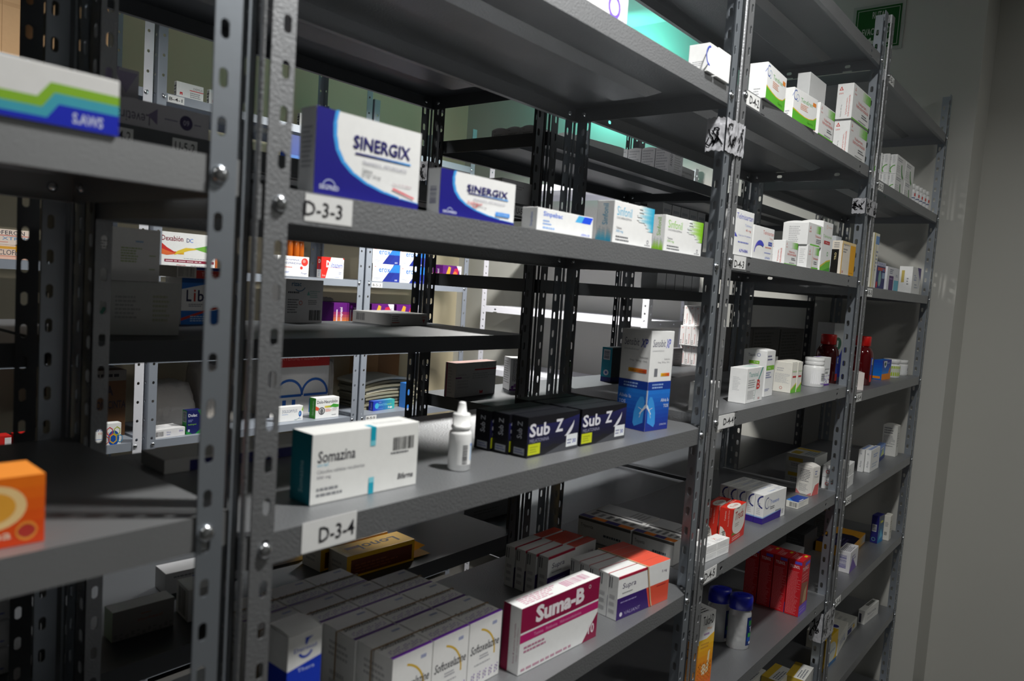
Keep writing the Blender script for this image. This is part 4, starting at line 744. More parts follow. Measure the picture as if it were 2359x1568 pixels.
box((2.2,.19,.295,0,.14,.06,.075),'dark shaded carton behind the yellow and navy one',(70,70,72),[('l','L',.1,.2,.9,.8,5,(90,92,96))])
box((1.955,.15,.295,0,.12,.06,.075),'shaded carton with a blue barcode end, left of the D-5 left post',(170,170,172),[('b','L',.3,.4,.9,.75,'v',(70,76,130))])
# D-5-7
box(G['d56_a'],'white carton with dark lettering tilted at the right of the bottom D-5 shelf',(222,222,218),[('t','F','Normix',.2,.5,.6,.2,(90,92,110)),('l','F',.2,.2,.8,.4,2,(180,180,180)),('r','L',.15,.1,.5,.75,(60,60,76)),('r','T',.4,.4,.9,.9,(120,122,118))])
box(G['d56_b'],'grey-white carton with a blue and yellow mark in the middle of the bottom D-5 shelf',(196,196,190),[('r','F',.05,.1,.45,.6,(44,48,110)),('r','F',.55,.3,.75,.65,(206,170,60)),('l','F',.1,.7,.8,.85,1,(90,100,110)),('l','T',.1,.2,.9,.8,3,(170,170,168))])
box(G['d56_c'],'white carton with blue diamonds on its lid near the bottom tape',(220,219,210),[('e','T',.3,.3,.08,.12,(60,62,130)),('e','T',.6,.3,.08,.12,(60,62,130)),('e','T',.45,.7,.08,.12,(60,62,130)),('e','T',.75,.7,.08,.12,(60,62,130)),('l','F',.2,.3,.8,.7,3,(150,156,180)),('e','F',.7,.3,.05,.1,(80,90,150))])
box(G['d56_y'],'yellow carton with a white oval panel near the bottom tape',(226,186,40),[('e','F',.5,.42,.42,.34,(206,210,200)),('t','F','Genoprazol',.15,.4,.7,.13,(70,90,160)),('r','F',0,0,1,.12,(60,110,160)),('e','F',.3,.92,.12,.06,(60,120,190)),('r','T',0,0,1,1,(220,180,40)),('e','T',.5,.5,.3,.3,(70,120,190)),('g','L',0,0,1,1,(200,160,40),(150,120,40),4,'v')])
# ---- shelf D-3-5
CR=(142,16,66)
box(G['suma'],'large white carton with a crimson band lettered Suma-B, front of its shelf',WHITE,[('r','F',0,.63,1,1,CR),('r','F',0,.475,1,.60,(186,32,108)),('t','F','Suma-B',.17,.69,.62,.26,(238,232,236),{'bold':.045}),('a','F',.86,.9,.022,.03,0,360,(230,220,226)),('t','F','Tiamina   Piridoxina   Hidroxocobalamina',.16,.51,.6,.05,(226,150,190)),('l','F',.05,.3,.35,.42,2,(190,120,150)),('l','F',.03,.03,.65,.1,1,(200,150,170)),
 ('p','F',[(.8,0),(1,0),(1,.42)],CR),('t','F','10',.88,.1,.08,.16,(235,225,230),{'bold':.02}),('r','L',0,0,.4,1,CR),('r','L',.42,0,.46,1,WHITE),('tv','L','Suma-B solucion inyectable',.66,.15,.1,.6,(150,50,90)),('tv','L','Caja con ampolletas',.84,.2,.06,.5,(170,100,130)),('b','T',.6,.25,.92,.75,'u',(196,130,160)),('l','T',.08,.15,.55,.8,5,(206,150,170))])
PU=(56,28,108); CO=(232,92,70)
supq=[('p','F',[(0,0),(.62,0),(.54,.5),(0,.5)],PU),('p','F',[(.62,0),(1,0),(1,.5),(.54,.5)],(226,84,60)),('r','F',0,.94,.54,1,(176,30,64)),('t','F','Supra',.08,.66,.25,.16,(56,40,90),{'ital':.1}),('l','F',.08,.57,.3,.62,1,GREY),('t','F','5 mg',.84,.72,.1,.08,(110,90,120)),('l','F',.06,.36,.4,.42,1,(150,140,190)),('t','F','VALIANT',.14,.07,.3,.08,(170,160,200)),('e','F',.08,.11,.025,.05,(226,222,236)),('l','F',.75,.42,.95,.47,1,(190,50,50)),
 ('r','T',.54,0,1,1,CO),('r','T',0,0,.54,.06,(210,90,100)),('r','L',.08,.7,.2,.95,(120,122,126)),('r','L',.3,.7,.4,.95,(120,122,126)),('l','L',.2,.1,.8,.6,3,(196,196,198))]
s0=None; a=math.radians(-6.6)
lbs=('frontmost of the rubber-banded bundle of five','second from the front in the rubber-banded bundle','third from the front in the rubber-banded bundle','fourth from the front in the rubber-banded bundle','rearmost of the rubber-banded bundle of five')
for i in range(5):
    loc=(.6866-math.sin(a)*.0212*i,.0316+math.cos(a)*.0212*i,.605)
    if s0 is None: s0=box((*loc,-6.6,.1484,.0208,.0739),'white, purple and coral carton, '+lbs[0],WHITE,supq,'coral ended cartons in the banded bundle')
    else: again(s0,(loc[0],loc[1],.6054),-6.6,'white, purple and coral carton, '+lbs[i])
rub=plain('tan_rubber_band',(206,176,140),.6)
t=MB(); n=[( .0835,-.0012,0),(.0835,-.0012,.0752),(.0765,.107,.0752),(.0765,.107,.001)]
def strip(m,p,q,w,mat,nrm):
    d=(Vector(q)-Vector(p)).normalized(); s=d.cross(Vector(nrm)).normalized()*w/2; e=Vector(nrm)*.0006
    a_=[Vector(p)-s,Vector(p)+s,Vector(q)+s,Vector(q)-s]; b_=[v+e for v in a_]; vs=[tuple(v) for v in a_+b_]
    m.faces(vs,[(0,1,2,3),(7,6,5,4),(0,4,5,1),(1,5,6,2),(2,6,7,3),(3,7,4,0)],mat)
pts=[(.094,-.0007,.012),(.080,-.0007,.0746),(.076,.1065,.0746),(.076,.1065,.012)]
strip(t,pts[0],pts[1],.003,rub,(0,-1,0)); strip(t,pts[1],pts[2],.003,rub,(0,0,1)); strip(t,pts[3],pts[2],.003,rub,(0,1,0)); strip(t,(.094,-.0007,.012),(.098,-.0007,.001),.003,rub,(0,-1,0))
o=t.obj('rubber_band'); o.location=(.6866,.0316,.6054); o.rotation_euler[2]=a; tag(o,'tan rubber band round the bundle of coral ended cartons','rubber band')
x0=None
for i in range(4):
    lb='white, purple and dark coral carton in the loose set behind, %s'%('frontmost','second from the front','third from the front','rearmost')[i]
    again(s0,(.6685-.001*i-(.003 if i else 0),.1624+.0232*i,.6054),-.3+(.8 if i%2 else -.5),lb,'coral ended cartons in the loose set')
# bundle of white cartons with violet stripes
VI=(88,34,132)
sfq=[('a','F',.2,.42,.42,.45,-5,75,(214,176,60)),('l','F',.7,.82,.9,.92,1,(150,160,200)),('t','F','Softoxelazine',.06,.5,.88,.13,(52,52,60),{'ital':.3,'bold':.012}),('l','F',.35,.38,.7,.46,2,(170,170,176)),('l','F',.2,.3,.8,.34,1,(180,180,184))]+[('e','F',.08+.06*(i%15),.06+.05*(i//15)+.02*(i%3),.016,.012,(130,90,170)) for i in range(45) if (i*7)%3]
sfq+=[('r','T',0,.0,1,.09,VI),('t','T','Softoxelazine',.06,.4,.86,.15,(52,52,60),{'ital':.3,'bold':.012}),('l','T',.7,.8,.95,.92,1,(150,160,200))]+[('e','T',.1+.055*(i%15),.13+.05*(i//15)+.02*(i%3),.016,.014,(140,104,178)) for i in range(45) if (i*5)%4]+[('l','L',.2,.6,.8,.85,3,(190,190,190)),('l','L',.25,.2,.75,.45,2,(198,198,198))]
S0=None; rows=('front row','second row','third row','rear row'); cols=('far left column','left column','middle column','right column')
for c in range(4):
    for r_ in range(4):
        if (c==0 and r_<2) or (c==3 and r_>2): continue
        loc=(.1505+.0675*c-.002*r_,.0595+.0662*r_,.605); lb='white carton with a violet edged lid in the banded block, %s, %s'%(rows[r_],cols[c])
        if S0 is None: S0=box((*loc,-.6,.0655,.0645,.0916),lb,(236,236,234),sfq,'violet edged cartons in the banded block')
        else: again(S0,(loc[0],loc[1],.6054),-.6,lb)
bandm=plain('brown_rubber_band',(150,126,96),.6)
for j,(y_,x0_,x1_) in enumerate(((.0925,.214,.4205),(.1585,.213,.4185),(.2245,.146,.4165),(.2900,.144,.349))):
    m=MB(); strip(m,(0,0,.0922),(x1_-x0_,-.002,.0922),.0022,bandm,(0,0,1)); strip(m,(-.0006,0,.03),(-.0006,0,.0926),.0022,bandm,(-1,0,0)); strip(m,(x1_-x0_+.0002,-.002,.03),(x1_-x0_+.0002,-.002,.0926),.0022,bandm,(1,0,0))
    o=m.obj('rubber_band'); o.location=(x0_,y_,.6054); o.rotation_euler[2]=math.radians(-.6); tag(o,'brown rubber band over the lids of the %s in the violet edged block'%rows[j],'rubber band')
BLU_=(44,74,190)
box((.0575,.04,.605,0,.0406,.040,.179),'tall white and blue carton with a smiling arc beside the banded block',WHITE,[('r','F',0,0,1,.80,(28,60,190)),('p','F',[(0,.80),(1,.80),(1,.835)],(28,60,190)),('t','F','Thera',.3,.775,.5,.022,(200,214,240)),('a','F',.52,.9,.038,.052,205,335,BLU_),('t','F','Dermol',.18,.895,.66,.022,BLU_),('p','F',[(.5,.925),(.55,.925),(.6,.95),(.74,.965),(.5,.965)],BLU_),('e','T',.35,.45,.3,.3,BLU_),('r','T',.55,.2,.8,.35,BLU_),('r','L',0,0,1,.80,(28,60,190))],flap=.003)
# ---- unit D-2
box((-.45,.0,1.231,0,.3167,.10,.0383),'long white, green and blue carton on the upper left shelf, cut by the photo edge',(232,232,230),[('p','F',[(0,.43),(.837,.43),(.862,.71),(1,.71),(1,.54),(.870,.54),(.846,.26),(0,.26)],(140,190,50)),('p','F',[(0,.26),(.846,.26),(.870,.54),(1,.54),(1,.36),(.878,.36),(.856,.10),(0,.10)],(70,170,190)),('p','F',[(0,.10),(.856,.10),(.878,.36),(1,.36),(1,0),(0,0)],(28,44,190)),('t','F','S.AWS',.905,.08,.062,.19,(200,206,232),{'bold':.03})])
OR=(238,104,20)
box((-.262,.0235,.940,-3,.0935,.045,.0492),'orange carton with a pale yellow sun on the lower left shelf',OR,[('g','F',0,0,1,1,(226,70,20),(246,120,24),6,'v'),('e','F',.66,.58,.22,.32,(250,214,150)),('e','F',.66,.58,.15,.22,(240,170,60)),('t','F','amina',.45,.12,.33,.12,(244,214,190),{'bold':.01}),('a','F',.88,.2,.1,.14,0,360,(240,150,60)),('e','F',.88,.2,.06,.09,(190,60,50)),('r','T',0,0,1,1,(246,150,60)),('l','T',.2,.2,.8,.6,2,(250,190,120))])
# ---- rear row, back to back with the front one
box((.0067,.470,1.312,0,.083,.06,.079),'grey carton printed upside down with violet diamonds, on the shelf behind the upper left gap',(186,184,192),[('p','F',[(.3,1),(.7,1),(.5,.62)],(150,140,170)),('p','F',[(.62,.95),(.98,.95),(.8,.6)],(160,152,178)),('p','F',[(.02,.9),(.3,.9),(.16,.55)],(164,156,182)),('p','F',[(.98,.42),(.8,.3),(.98,.14)],(110,100,130)),('ts','F','Levetiracetam',.1,.22,.8,.18,(70,62,84)),('l','F',.2,.5,.7,.58,1,(120,114,140))],'violet diamond cartons')
box((.004,.424,1.312,0,.160,.038,.034),'low grey carton with a dark round 60 mark, lying in front of the upside-down one',(186,184,190),[('ts','F','Levetiracetam',.05,.12,.45,.4,(80,72,94)),('e','F',.80,.5,.055,.28,(60,54,90)),('ts','F','60',.775,.4,.05,.2,(186,184,200)),('l','F',.62,.45,.73,.55,1,(110,104,130)),('l','F',.87,.45,.96,.55,1,(110,104,130)),('p','F',[(.56,.8),(.48,.5),(.56,.2)],(120,110,140))],'violet diamond cartons')
def stickon(x0,x1,z0,z1,s,y,label):
    m=MB(); m.box(0,0,0,x1-x0,.0005,z1-z0,paper((224,225,224),.5)); vs,fs=glyphs(s,.01); m.faces([(-0+(x1-x0)*(.9-.8*x) if 0 else (x1-x0)*(.1+.8*x),-.0003,(z1-z0)*(.2+.6*y_)) for x,y_ in vs],fs,paper((40,40,45)))
    o=m.obj('shelf_sticker'); return o
for (x0,x1,z0,z1,s) in ((.112,.146,1.287,1.307,'U-5-2'),(.03,.062,1.287,1.307,'U-4-2'),(.826,.866,1.287,1.307,'U-5-3')):
    o=stickon(x0,x1,z0,z1,s,0,''); o.parent=uC3[2][2]; o.location=(x0-(-.0235+TH+.0004),-.0006,z0-1.312)
box((.790,.428,1.312,0,.105,.05,.046),'plain grey carton on the rear shelf to the right of the smaller navy carton',(206,206,208),[('l','F',.1,.6,.8,.8,2,(170,170,172))])
box(G['c3_grey_low'],'large greyish carton back with faint teal arc, lower of two left of the blue carton',(206,208,205),[('a','F',.12,.55,.2,.26,240,350,(90,160,140)),('l','F',.35,.3,.62,.75,6,(170,172,172)),('l','F',.72,.25,.92,.78,6,(180,186,160)),('l','F',.05,.15,.3,.3,2,(170,172,172))],'greyish carton backs')
box((.0299,.4938,1.1147,-2,.1047,.06,.072),'greyish carton back with olive text block, upper of two left of the blue carton',(214,214,213),[('l','F',.08,.28,.4,.75,9,(140,140,142)),('l','F',.5,.35,.78,.65,6,(150,168,110)),('l','F',.86,.48,.95,.52,1,(150,168,110)),('l','F',.86,.22,.95,.26,1,(150,168,110)),('r','F',.68,.74,.78,.77,(140,170,200))],'greyish carton backs')
box((.2554,.662,1.04,8,.116,.045,.079),'blue and white carton lettered in navy and red, behind the left smooth post',(226,226,226),[('r','F',0,0,1,.3,(24,104,190)),('p','F',[(0,.3),(.55,.3),(1,.46),(1,.3)],(24,104,190)),('p','F',[(0,.14),(.5,.36),(1,.46),(1,.42),(.5,.31),(0,.08)],(200,60,50)),('p','F',[(0,1),(1,1),(1,.95),(.4,.88),(0,.76)],(24,104,190)),('t','F','L',.08,.5,.085,.25,(28,28,70),{'bold':.02}),('t','F','i',.2,.5,.035,.26,(190,50,40),{'bold':.015}),('t','F','bertrim',.27,.5,.7,.25,(28,28,70),{'bold':.015}),('l','F',.12,.38,.4,.46,2,(150,152,160)),('l','F',.15,.06,.5,.2,3,(180,205,230))])
box((.236,.642,1.1194,8,.13,.05,.019),'thin carton with a red strip lying on the blue and white one',(196,192,186),[('r','F',.28,.0,1,.72,(176,40,32)),('r','F',.28,.74,1,1,(30,44,130)),('t','F','Tabletas masticables',.36,.2,.55,.35,(220,170,150)),('b','F',.02,.1,.25,.9,'u',(120,118,112))])
box(G['c3_white'],'grey-white carton back with a barcode and teal lettering, on the open middle shelf',(216,216,218),[('t','F','rizac',.15,.84,.25,.1,(50,110,150),{'bold':.02}),('a','F',.36,.9,.16,.18,230,330,(50,110,150)),('l','F',.06,.66,.42,.74,1,(90,92,100)),('l','F',.06,.22,.35,.56,6,(120,122,126)),('a','F',.4,.46,.035,.05,0,360,(200,90,80)),('p','F',[(.56,.64),(.6,.74),(.64,.64)],(120,190,180)),('l','F',.64,.58,.92,.76,4,(160,190,186)),('l','F',.6,.42,.85,.54,3,(140,142,146)),('b','F',.64,.06,.94,.3,'u')])
box(G['c3_flat'],'flat grey-white carton lying on the open middle shelf, corner toward the aisle',(206,204,202),[('b','L',.1,.25,.32,.85,'u',(110,110,114)),('l','F',.03,.2,.25,.85,4,(130,120,120)),('l','F',.03,.2,.3,.36,1,(180,80,70)),('p','F',[(.86,.5),(.94,.5),(.9,.15)],(190,60,60)),('t','F','SAM',.84,.6,.13,.18,(190,60,60))])
box((.2104,.594,.604,-6,.13,.045,.0358),'white carton lettered in blue and red, low behind the left posts',(222,222,226),[('t','F','DOS',.32,.32,.2,.36,(40,70,180),{'ital':.2,'bold':.02}),('t','F','COX',.54,.32,.2,.36,(200,50,60),{'ital':.2,'bold':.02}),('t','F','EL',.76,.32,.13,.36,(40,70,180),{'ital':.2,'bold':.02}),('l','F',.1,.7,.4,.85,1,(150,150,156))])
box((.190,.482,.604,-8,.07,.05,.05),'white carton with a dark barcode end near the blue and red lettered one',(226,226,226),[('b','L',.2,.1,.8,.9,'u',(70,70,74)),('b','F',.15,.05,.5,.75,'u',(80,80,84))])
box((.0851,.4918,.604,-2.9,.0866,.0302,.0435),'grey carton with pale green end standing alone low behind the left post',(142,140,138),[('r','L',0,0,1,1,(206,224,196)),('r','T',0,0,1,1,(214,214,214)),('t','F','clorhexal',.4,.5,.4,.1,(160,90,80)),('l','F',.45,.7,.7,.78,1,(150,100,90))]+[('e','F',.05+.09*(i%11),.06+.07*(i//11),.03,.03,(120,118,118)) for i in range(33) if (i*5)%3])
WS=None
for i in range(3):
    lb='white carton with small blue print at the far left edge, %s of three stacked'%('bottom','middle','top')[i]
    if WS is None: WS=box((-.13,.45,.63,0,.076,.06,.034),lb,(226,227,230),[('l','F',.72,.16,.97,.28,1,(70,90,190)),('r','F',0,.94,1,1,(200,202,206))],'white cartons stacked at the far left edge')
    else: again(WS,(-.13,.45,.6304+.0348*i),0,lb)
def lonol(loc,yaw,label,first=None):
    if first: return again(first,loc,yaw,label)
    y_=(240,186,24)
    return box((*loc,yaw,.1564,.055,.042),label,y_,[('ts','T','Lonol',.3,.28,.55,.42,(60,40,24),{'bold':.02}),('r','T',.12,.5,.3,.68,(120,60,30)),('g','T',0,0,.12,1,(250,220,150),y_,3,'u'),('r','F',.06,.1,.96,.8,(110,46,18)),('l','F',.12,.2,.8,.6,3,(150,80,40)),('r','L',0,0,1,1,(214,210,200)),('l','L',.2,.3,.8,.7,2,(170,168,164))],'yellow cartons lying behind the banded block')
LN=lonol((.4655,.4529,.604),-3,'yellow carton with brown lettering, front one of two lying behind the banded block')
lonol((.4536,.512,.6044),-1,'yellow carton with brown lettering, rear one of two lying behind the banded block',LN)
m=MB(); ym=paper((236,184,30)); m.box(0,0,0,.045,.04,.0006,ym); m.faces([(0,.02,.0006),(.03,.0,.02),(.03,.04,.02),(.0,.03,.0006)],[(0,1,2,3)],ym); o=m.obj('open_flap'); o.parent=LN; o.location=(.157,.004,.002)
box((.392,.588,.604,-5,.078,.06,.0189),'long white carton with yellow lid lying left of the yellow pair',(226,226,230),[('r','T',.4,.2,1,1,(214,170,50)),('r','T',0,.3,.4,1,(110,90,70)),('l','F',.1,.3,.8,.6,1,(200,200,206))])
# C-4 top: three flapped cartons and the row of four, seen from behind
q3=[('l','L',.2,.1,.8,.5,4,(150,148,152)),('r','L',.15,.75,.3,.82,(170,168,172)),('l','F',.1,.3,.8,.7,3,(180,150,140))]
c3b=None
for i in range(3):
    lb='white flapped carton high on the rear shelf, %s of three'%('nearest','middle','farthest')[i]
    if c3b is None: c3b=box((.948,.478,1.475,0,.08,.0415,.021),lb,(222,220,222),q3,'white flapped cartons high on the rear shelf',flap=.004)
    else: again(c3b,(.948,.478+.0425*i,1.4754),0,lb)
q4=[('l','L',.08,.1,.92,.96,8,(186,186,194)),('l','F',.4,.1,.9,.9,9,(190,190,192)),('tv','F','AVANDIA',.1,.3,.16,.6,(70,70,90))]
r4=None
for i in range(4):
    lb='white carton with fine print high on the rear shelf, %s of the row of four'%('nearest','second','third','farthest')[i]
    if r4 is None: r4=box((1.4814,.43,1.475,0,.083,.0415,.07),lb,(226,225,230),q4,'fine print cartons high on the rear shelf',flap=.003)
    else: again(r4,(1.4814-.001*i,.43+.0430*i,1.4754),0,lb)
box((1.5690,.44,1.475,3,.104,.05,.036),'low grey-white carton with dark lettering right of the row of four',(200,200,202),[('t','F','Furosemida',.12,.5,.7,.2,(80,80,86)),('l','F',.15,.15,.4,.35,2,(130,130,134))])
box((1.24,.575,1.475,-8,.2,.1,.065),'large rounded pale grey carton high on the rear shelf with a violet framed corner',(196,200,200),[('r','F',.04,.2,.2,.8,(96,80,130)),('r','F',.07,.26,.17,.74,(206,206,210)),('l','F',.4,.3,.9,.6,3,(180,184,186))],flap=.012)
g5=None
for i in range(5):
    lb='tall grey carton in the shaded row behind the lime green carton, %s from the left'%('first','second','third','fourth','fifth')[i]
    if g5 is None: g5=box((1.4902,.44,1.160,0,.051,.05,.2367),lb,(190,192,196),[('l','F',.15,.82,.85,.96,2,(150,154,165)),('tv','F','Valdure',.45,.5,.2,.3,(150,154,165)),('r','F',.0,.0,.04,1,(214,216,218))],'tall grey cartons in a shaded row')
    else: again(g5,(1.4902+.0545*i,.44,1.1604),0,lb)
box(G['edex'],'dark grey carton with a thin crimson line, on the rear shelf behind the black cartons',(196,196,198),[('r','F',.45,.76,1,.8,(190,40,56)),('t','F','EDEXMET',.62,.85,.34,.1,(150,150,154)),('l','F',.4,.5,.98,.7,3,(170,170,172)),('l','F',.05,.25,.35,.7,5,(176,176,180)),('p','F',[(.6,.06),(.68,.06),(.68,.16),(.64,.12),(.6,.16)],(190,30,50)),('l','L',.3,.1,.7,.9,9,(170,170,174)),('r','L',.1,0,.22,1,(150,60,90)),('r','T',0,0,1,1,(226,170,160)),('r','F',.0,.55,.14,.59,(120,40,110))])
box(G['c4_purple'],'white carton dense with text and violet marks, beside the dark rear posts',(214,214,216),[('l','F',.12,.28,.9,.95,16,(96,94,104)),('r','F',0,0,1,.05,(110,60,130)),('e','F',.3,.15,.1,.06,(150,110,160)),('e','F',.6,.17,.1,.07,(220,140,130)),('e','F',.75,.12,.08,.05,(110,70,140)),('e','F',.15,.1,.07,.05,(110,70,140)),('l','L',.1,.2,.9,.9,10,(150,150,154))])
box(G['c4_teal'],'upright teal carton with a navy base and small lattice emblem behind the tall cough carton',(70,74,80),[('r','L',0,0,1,1,(24,134,160)),('r','L',0,0,1,.14,(40,44,110)),('r','L',.15,.64,.8,.94,(196,198,206)),('b','L',.22,.68,.72,.9,'v',(50,50,80)),('e','L',.5,.27,.26,.085,(206,210,226)),('e','L',.5,.27,.12,.04,(90,100,180)),('r','F',0,0,1,.14,(40,44,100)),('r','F',0,.14,1,1,(60,70,76))])
box((1.36,.62,.866,20,.03,.02,.075),'small dark green carton beside the dark rear posts',(40,70,34),[('r','F',0,.7,1,1,(70,110,50))])
# C-5: white red-triangle stack and large cartons
wq5=tri('L',.4,.88,.05,.3,RD)+[('tv','L','Furosemida',.5,.1,.2,.5,(206,90,80)),('l','L',.1,.05,.4,.3,3,(120,120,124))]
ws=None
for k in range(3):
    for j in range(5):
        lb='white carton with red triangle end, %s tier, %s from the far side'%(('bottom','middle','top')[k],('first','second','third','fourth','fifth')[j])
        loc=(2.312-.012*(k==1)+.006*(k==2),.735-.0238*j,.8804+.0765*k)
        if ws is None: ws=box((loc[0],loc[1],.88,0,.10,.0228,.076),lb,(234,232,232),wq5,'white red-triangle cartons stacked three high')
        else: again(ws,loc,0,lb)
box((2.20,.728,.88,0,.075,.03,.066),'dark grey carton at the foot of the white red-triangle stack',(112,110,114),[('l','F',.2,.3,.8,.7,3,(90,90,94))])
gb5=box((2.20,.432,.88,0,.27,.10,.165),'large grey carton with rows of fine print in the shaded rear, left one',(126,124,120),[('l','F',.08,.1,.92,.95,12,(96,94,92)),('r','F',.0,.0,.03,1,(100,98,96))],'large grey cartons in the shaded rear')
again(gb5,(2.476,.432,.8804),0,'large grey carton with rows of fine print in the shaded rear, right one')
# shaded things low in the rear row
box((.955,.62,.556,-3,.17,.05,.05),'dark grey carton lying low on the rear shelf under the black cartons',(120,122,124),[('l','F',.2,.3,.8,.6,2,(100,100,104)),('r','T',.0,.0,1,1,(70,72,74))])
tape('tape_wrap','taped paper with handwriting on the dark rear post beside the smaller navy carton',[((.8765,.7672),(.876,.733)),((.876,.732),(.908,.732))],1.375,1.42,11,uC3[0])
# ---- B row against the cream wall
box(G['demus1'],'white carton with a red underline, right above the B-4-1 sticker',WHITE,[('t','F','DEMUS',.62,.66,.34,.14,(120,120,124)),('r','F',.48,.55,1,.6,(214,52,56)),('l','F',.5,.1,.95,.48,3,(150,150,156)),('r','F',.12,.16,.22,.34,(206,44,50)),('r','F',.155,.16,.185,.24,WHITE),('b','L',.2,.1,.9,.9,'v'),('l','L',.1,.2,.9,.8,3,(70,70,74))],'red underlined cartons on the top rear shelf')
DQ=box((1.0346,2.035,1.713,0,.0972,.0178,.0518),'white carton with a red underline, second from the B-4-1 sticker',WHITE,[('r','F',.12,.16,.22,.34,(206,44,50)),('b','L',.2,.1,.9,.9,'v'),('l','L',.1,.2,.9,.8,3,(70,70,74)),('r','F',.48,.55,1,.6,(214,52,56))],'red underlined cartons on the top rear shelf')
again(DQ,(1.4145,2.035,1.7134),0,'white carton with a red underline, beside the large navy carton')
box((1.37,2.04,1.415,0,.12,.05,.26),'tall royal blue carton seen between the hammered post and the large navy carton',(36,70,160),[('r','F',.1,.5,.9,.7,(60,120,200)),('l','F',.1,.2,.8,.4,3,(150,170,220))])
box(G['dexa'],'wide white carton with a red, yellow and green ribbon above the B-4-3 sticker',WHITE,[('t','F','Dexabión',.02,.76,.38,.14,(130,30,52),{'bold':.015}),('t','F','D',.46,.75,.06,.11,(60,60,110),{'bold':.01}),('t','F','C',.52,.75,.06,.11,(70,130,220),{'bold':.01}),
 ('p','F',[(0,.72),(.12,.58),(.24,.48),(.24,.44),(.1,.5),(0,.56)],(206,50,44)),('p','F',[(0,.56),(.1,.5),(.24,.44),(.24,.40),(.12,.37),(0,.40)],(226,110,60)),('g','F',.24,.41,.42,.48,(214,90,40),(224,180,40),6,'u'),('p','F',[(.3,.5),(.45,.6),(.6,.6),(.66,.57),(.5,.52),(.38,.45),(.24,.38)],(228,196,60)),('p','F',[(.6,.6),(.7,.64),(.85,.7),(1,.7),(1,.44),(.85,.5),(.7,.55)],(120,184,70)),('p','F',[(.8,.68),(1,.72),(1,.44),(.9,.5)],(70,160,80)),
 ('r','F',.08,.19,.98,.265,(140,32,60)),('l','F',.1,.2,.95,.255,1,(226,200,206)),('l','F',.42,.29,.9,.33,1,(190,190,196)),('l','F',.55,.04,.9,.14,2,(176,176,182)),('t','F','Merck',.3,.1,.16,.035,(190,60,60))])
am=plain('amber_plastic',(196,98,24),.2,0,.5,.15)
def amber(x,y,z,h,label,first=None):
    if first: return again(first,(x,y,z),0,label)
    t=link('amber_vial',None,None,(x,y,z)); m=MB(); m.lathe([(.014,0),(.0152,.001),(.0152,h*.86),(.013,h*.9)],am,20); m.obj('vial_body',t)
    m=MB(); m.lathe([(.0145,h*.9),(.0147,h*.91),(.0147,h),(.013,h+.001)],am,20); m.obj('vial_cap',t); return tag(t,label,'bottle','amber vials')
AV=amber(1.505,2.2,1.1184,.16,'amber vial standing behind the hesperidin carton, left of three')
amber(1.537,2.2,1.1184,.16,'amber vial standing behind the hesperidin carton, middle of three',AV); amber(1.568,2.21,1.1184,.16,'amber vial standing behind the hesperidin carton, right of three',AV)
amber(1.165,2.2,1.1184,.16,'amber vial standing behind the ribbon carton, seen through a post slot',AV)
box(G['diosm'],'white carton with blue lettering and red bubbles left of the red D carton',WHITE,[('t','F','DIOSMINA,',.2,.76,.5,.1,(60,70,150)),('t','F','HESPERIDINA',.2,.6,.56,.1,(60,70,150)),('e','F',.86,.74,.11,.2,(226,60,50)),('e','F',.84,.78,.05,.08,(240,140,130)),('e','F',.76,.44,.045,.08,(222,70,60)),('l','F',.2,.4,.5,.5,1,(214,120,110)),('l','F',.2,.14,.4,.24,2,(110,130,200)),('t','F','Pengel',.76,.1,.18,.12,(70,80,150))])
box(G['diltia'],'white carton with a red slanted end lettered with a large white D',WHITE,[('p','F',[(0,0),(.2,0),(.42,1),(0,1)],(214,42,34)),('t','F','D',.22,.52,.15,.32,WHITE,{'bold':.05}),('t','F','iltiazem',.42,.52,.52,.24,(56,84,180),{'bold':.01,'ital':.15}),('r','F',.3,.5,.98,.52,(206,150,146)),('l','F',.78,.2,.95,.34,2,(120,130,170)),('l','F',.6,.05,.92,.1,1,(110,130,200)),('t','F','Eurom',.05,.08,.14,.1,(240,200,196),{'ital':.2}),('r','F',.95,.94,1,1,(200,40,40)),('r','L',.0,.4,1,1,(206,40,32)),('t','L','D',.3,.7,.5,.18,WHITE,{'bold':.03}),('tv','L','DILTIAZEM',.35,.1,.3,.55,(70,80,150))])
erq=[('p','F',[(.36,0),(1,0),(1,1),(.78,1)],(34,50,140)),('g','F',.74,.7,1,.98,(34,60,150),(40,160,230),5,'u'),('p','F',[(.36,0),(.6,0),(1,.9),(1,1),(.78,1)],(30,44,132)),('p','F',[(.6,.55),(.8,1),(1,1),(1,.55)],(40,120,210)),('t','F','eroxon',.22,.52,.64,.24,(50,110,190),{'bold':.02}),('l','F',.06,.1,.34,.22,2,(110,120,150)),('p','F',[(.09,.86),(.05,.8),(.13,.8)],(200,60,60)),('l','F',.82,.06,.95,.16,2,(200,206,226)),('l','L',.2,.2,.8,.8,4,(180,180,190))]
ER=box(G['erox_low'],'white and blue carton lettered eroxon above the B-5-3 sticker, lower left of the pile',WHITE,erq,'white and blue cartons lettered eroxon')
x,y,z,*_=G['erox_low']; again(ER,(x-.004,y,z+.0796),0,'white and blue carton lettered eroxon above the B-5-3 sticker, upper left of the pile')
again(ER,(x+.166,y+.002,z+.0004),0,'white and blue carton lettered eroxon above the B-5-3 sticker, lower right of the pile'); again(ER,(x+.160,y+.002,z+.0796),0,'white and blue carton lettered eroxon above the B-5-3 sticker, upper right of the pile')
MG=(92,24,112)
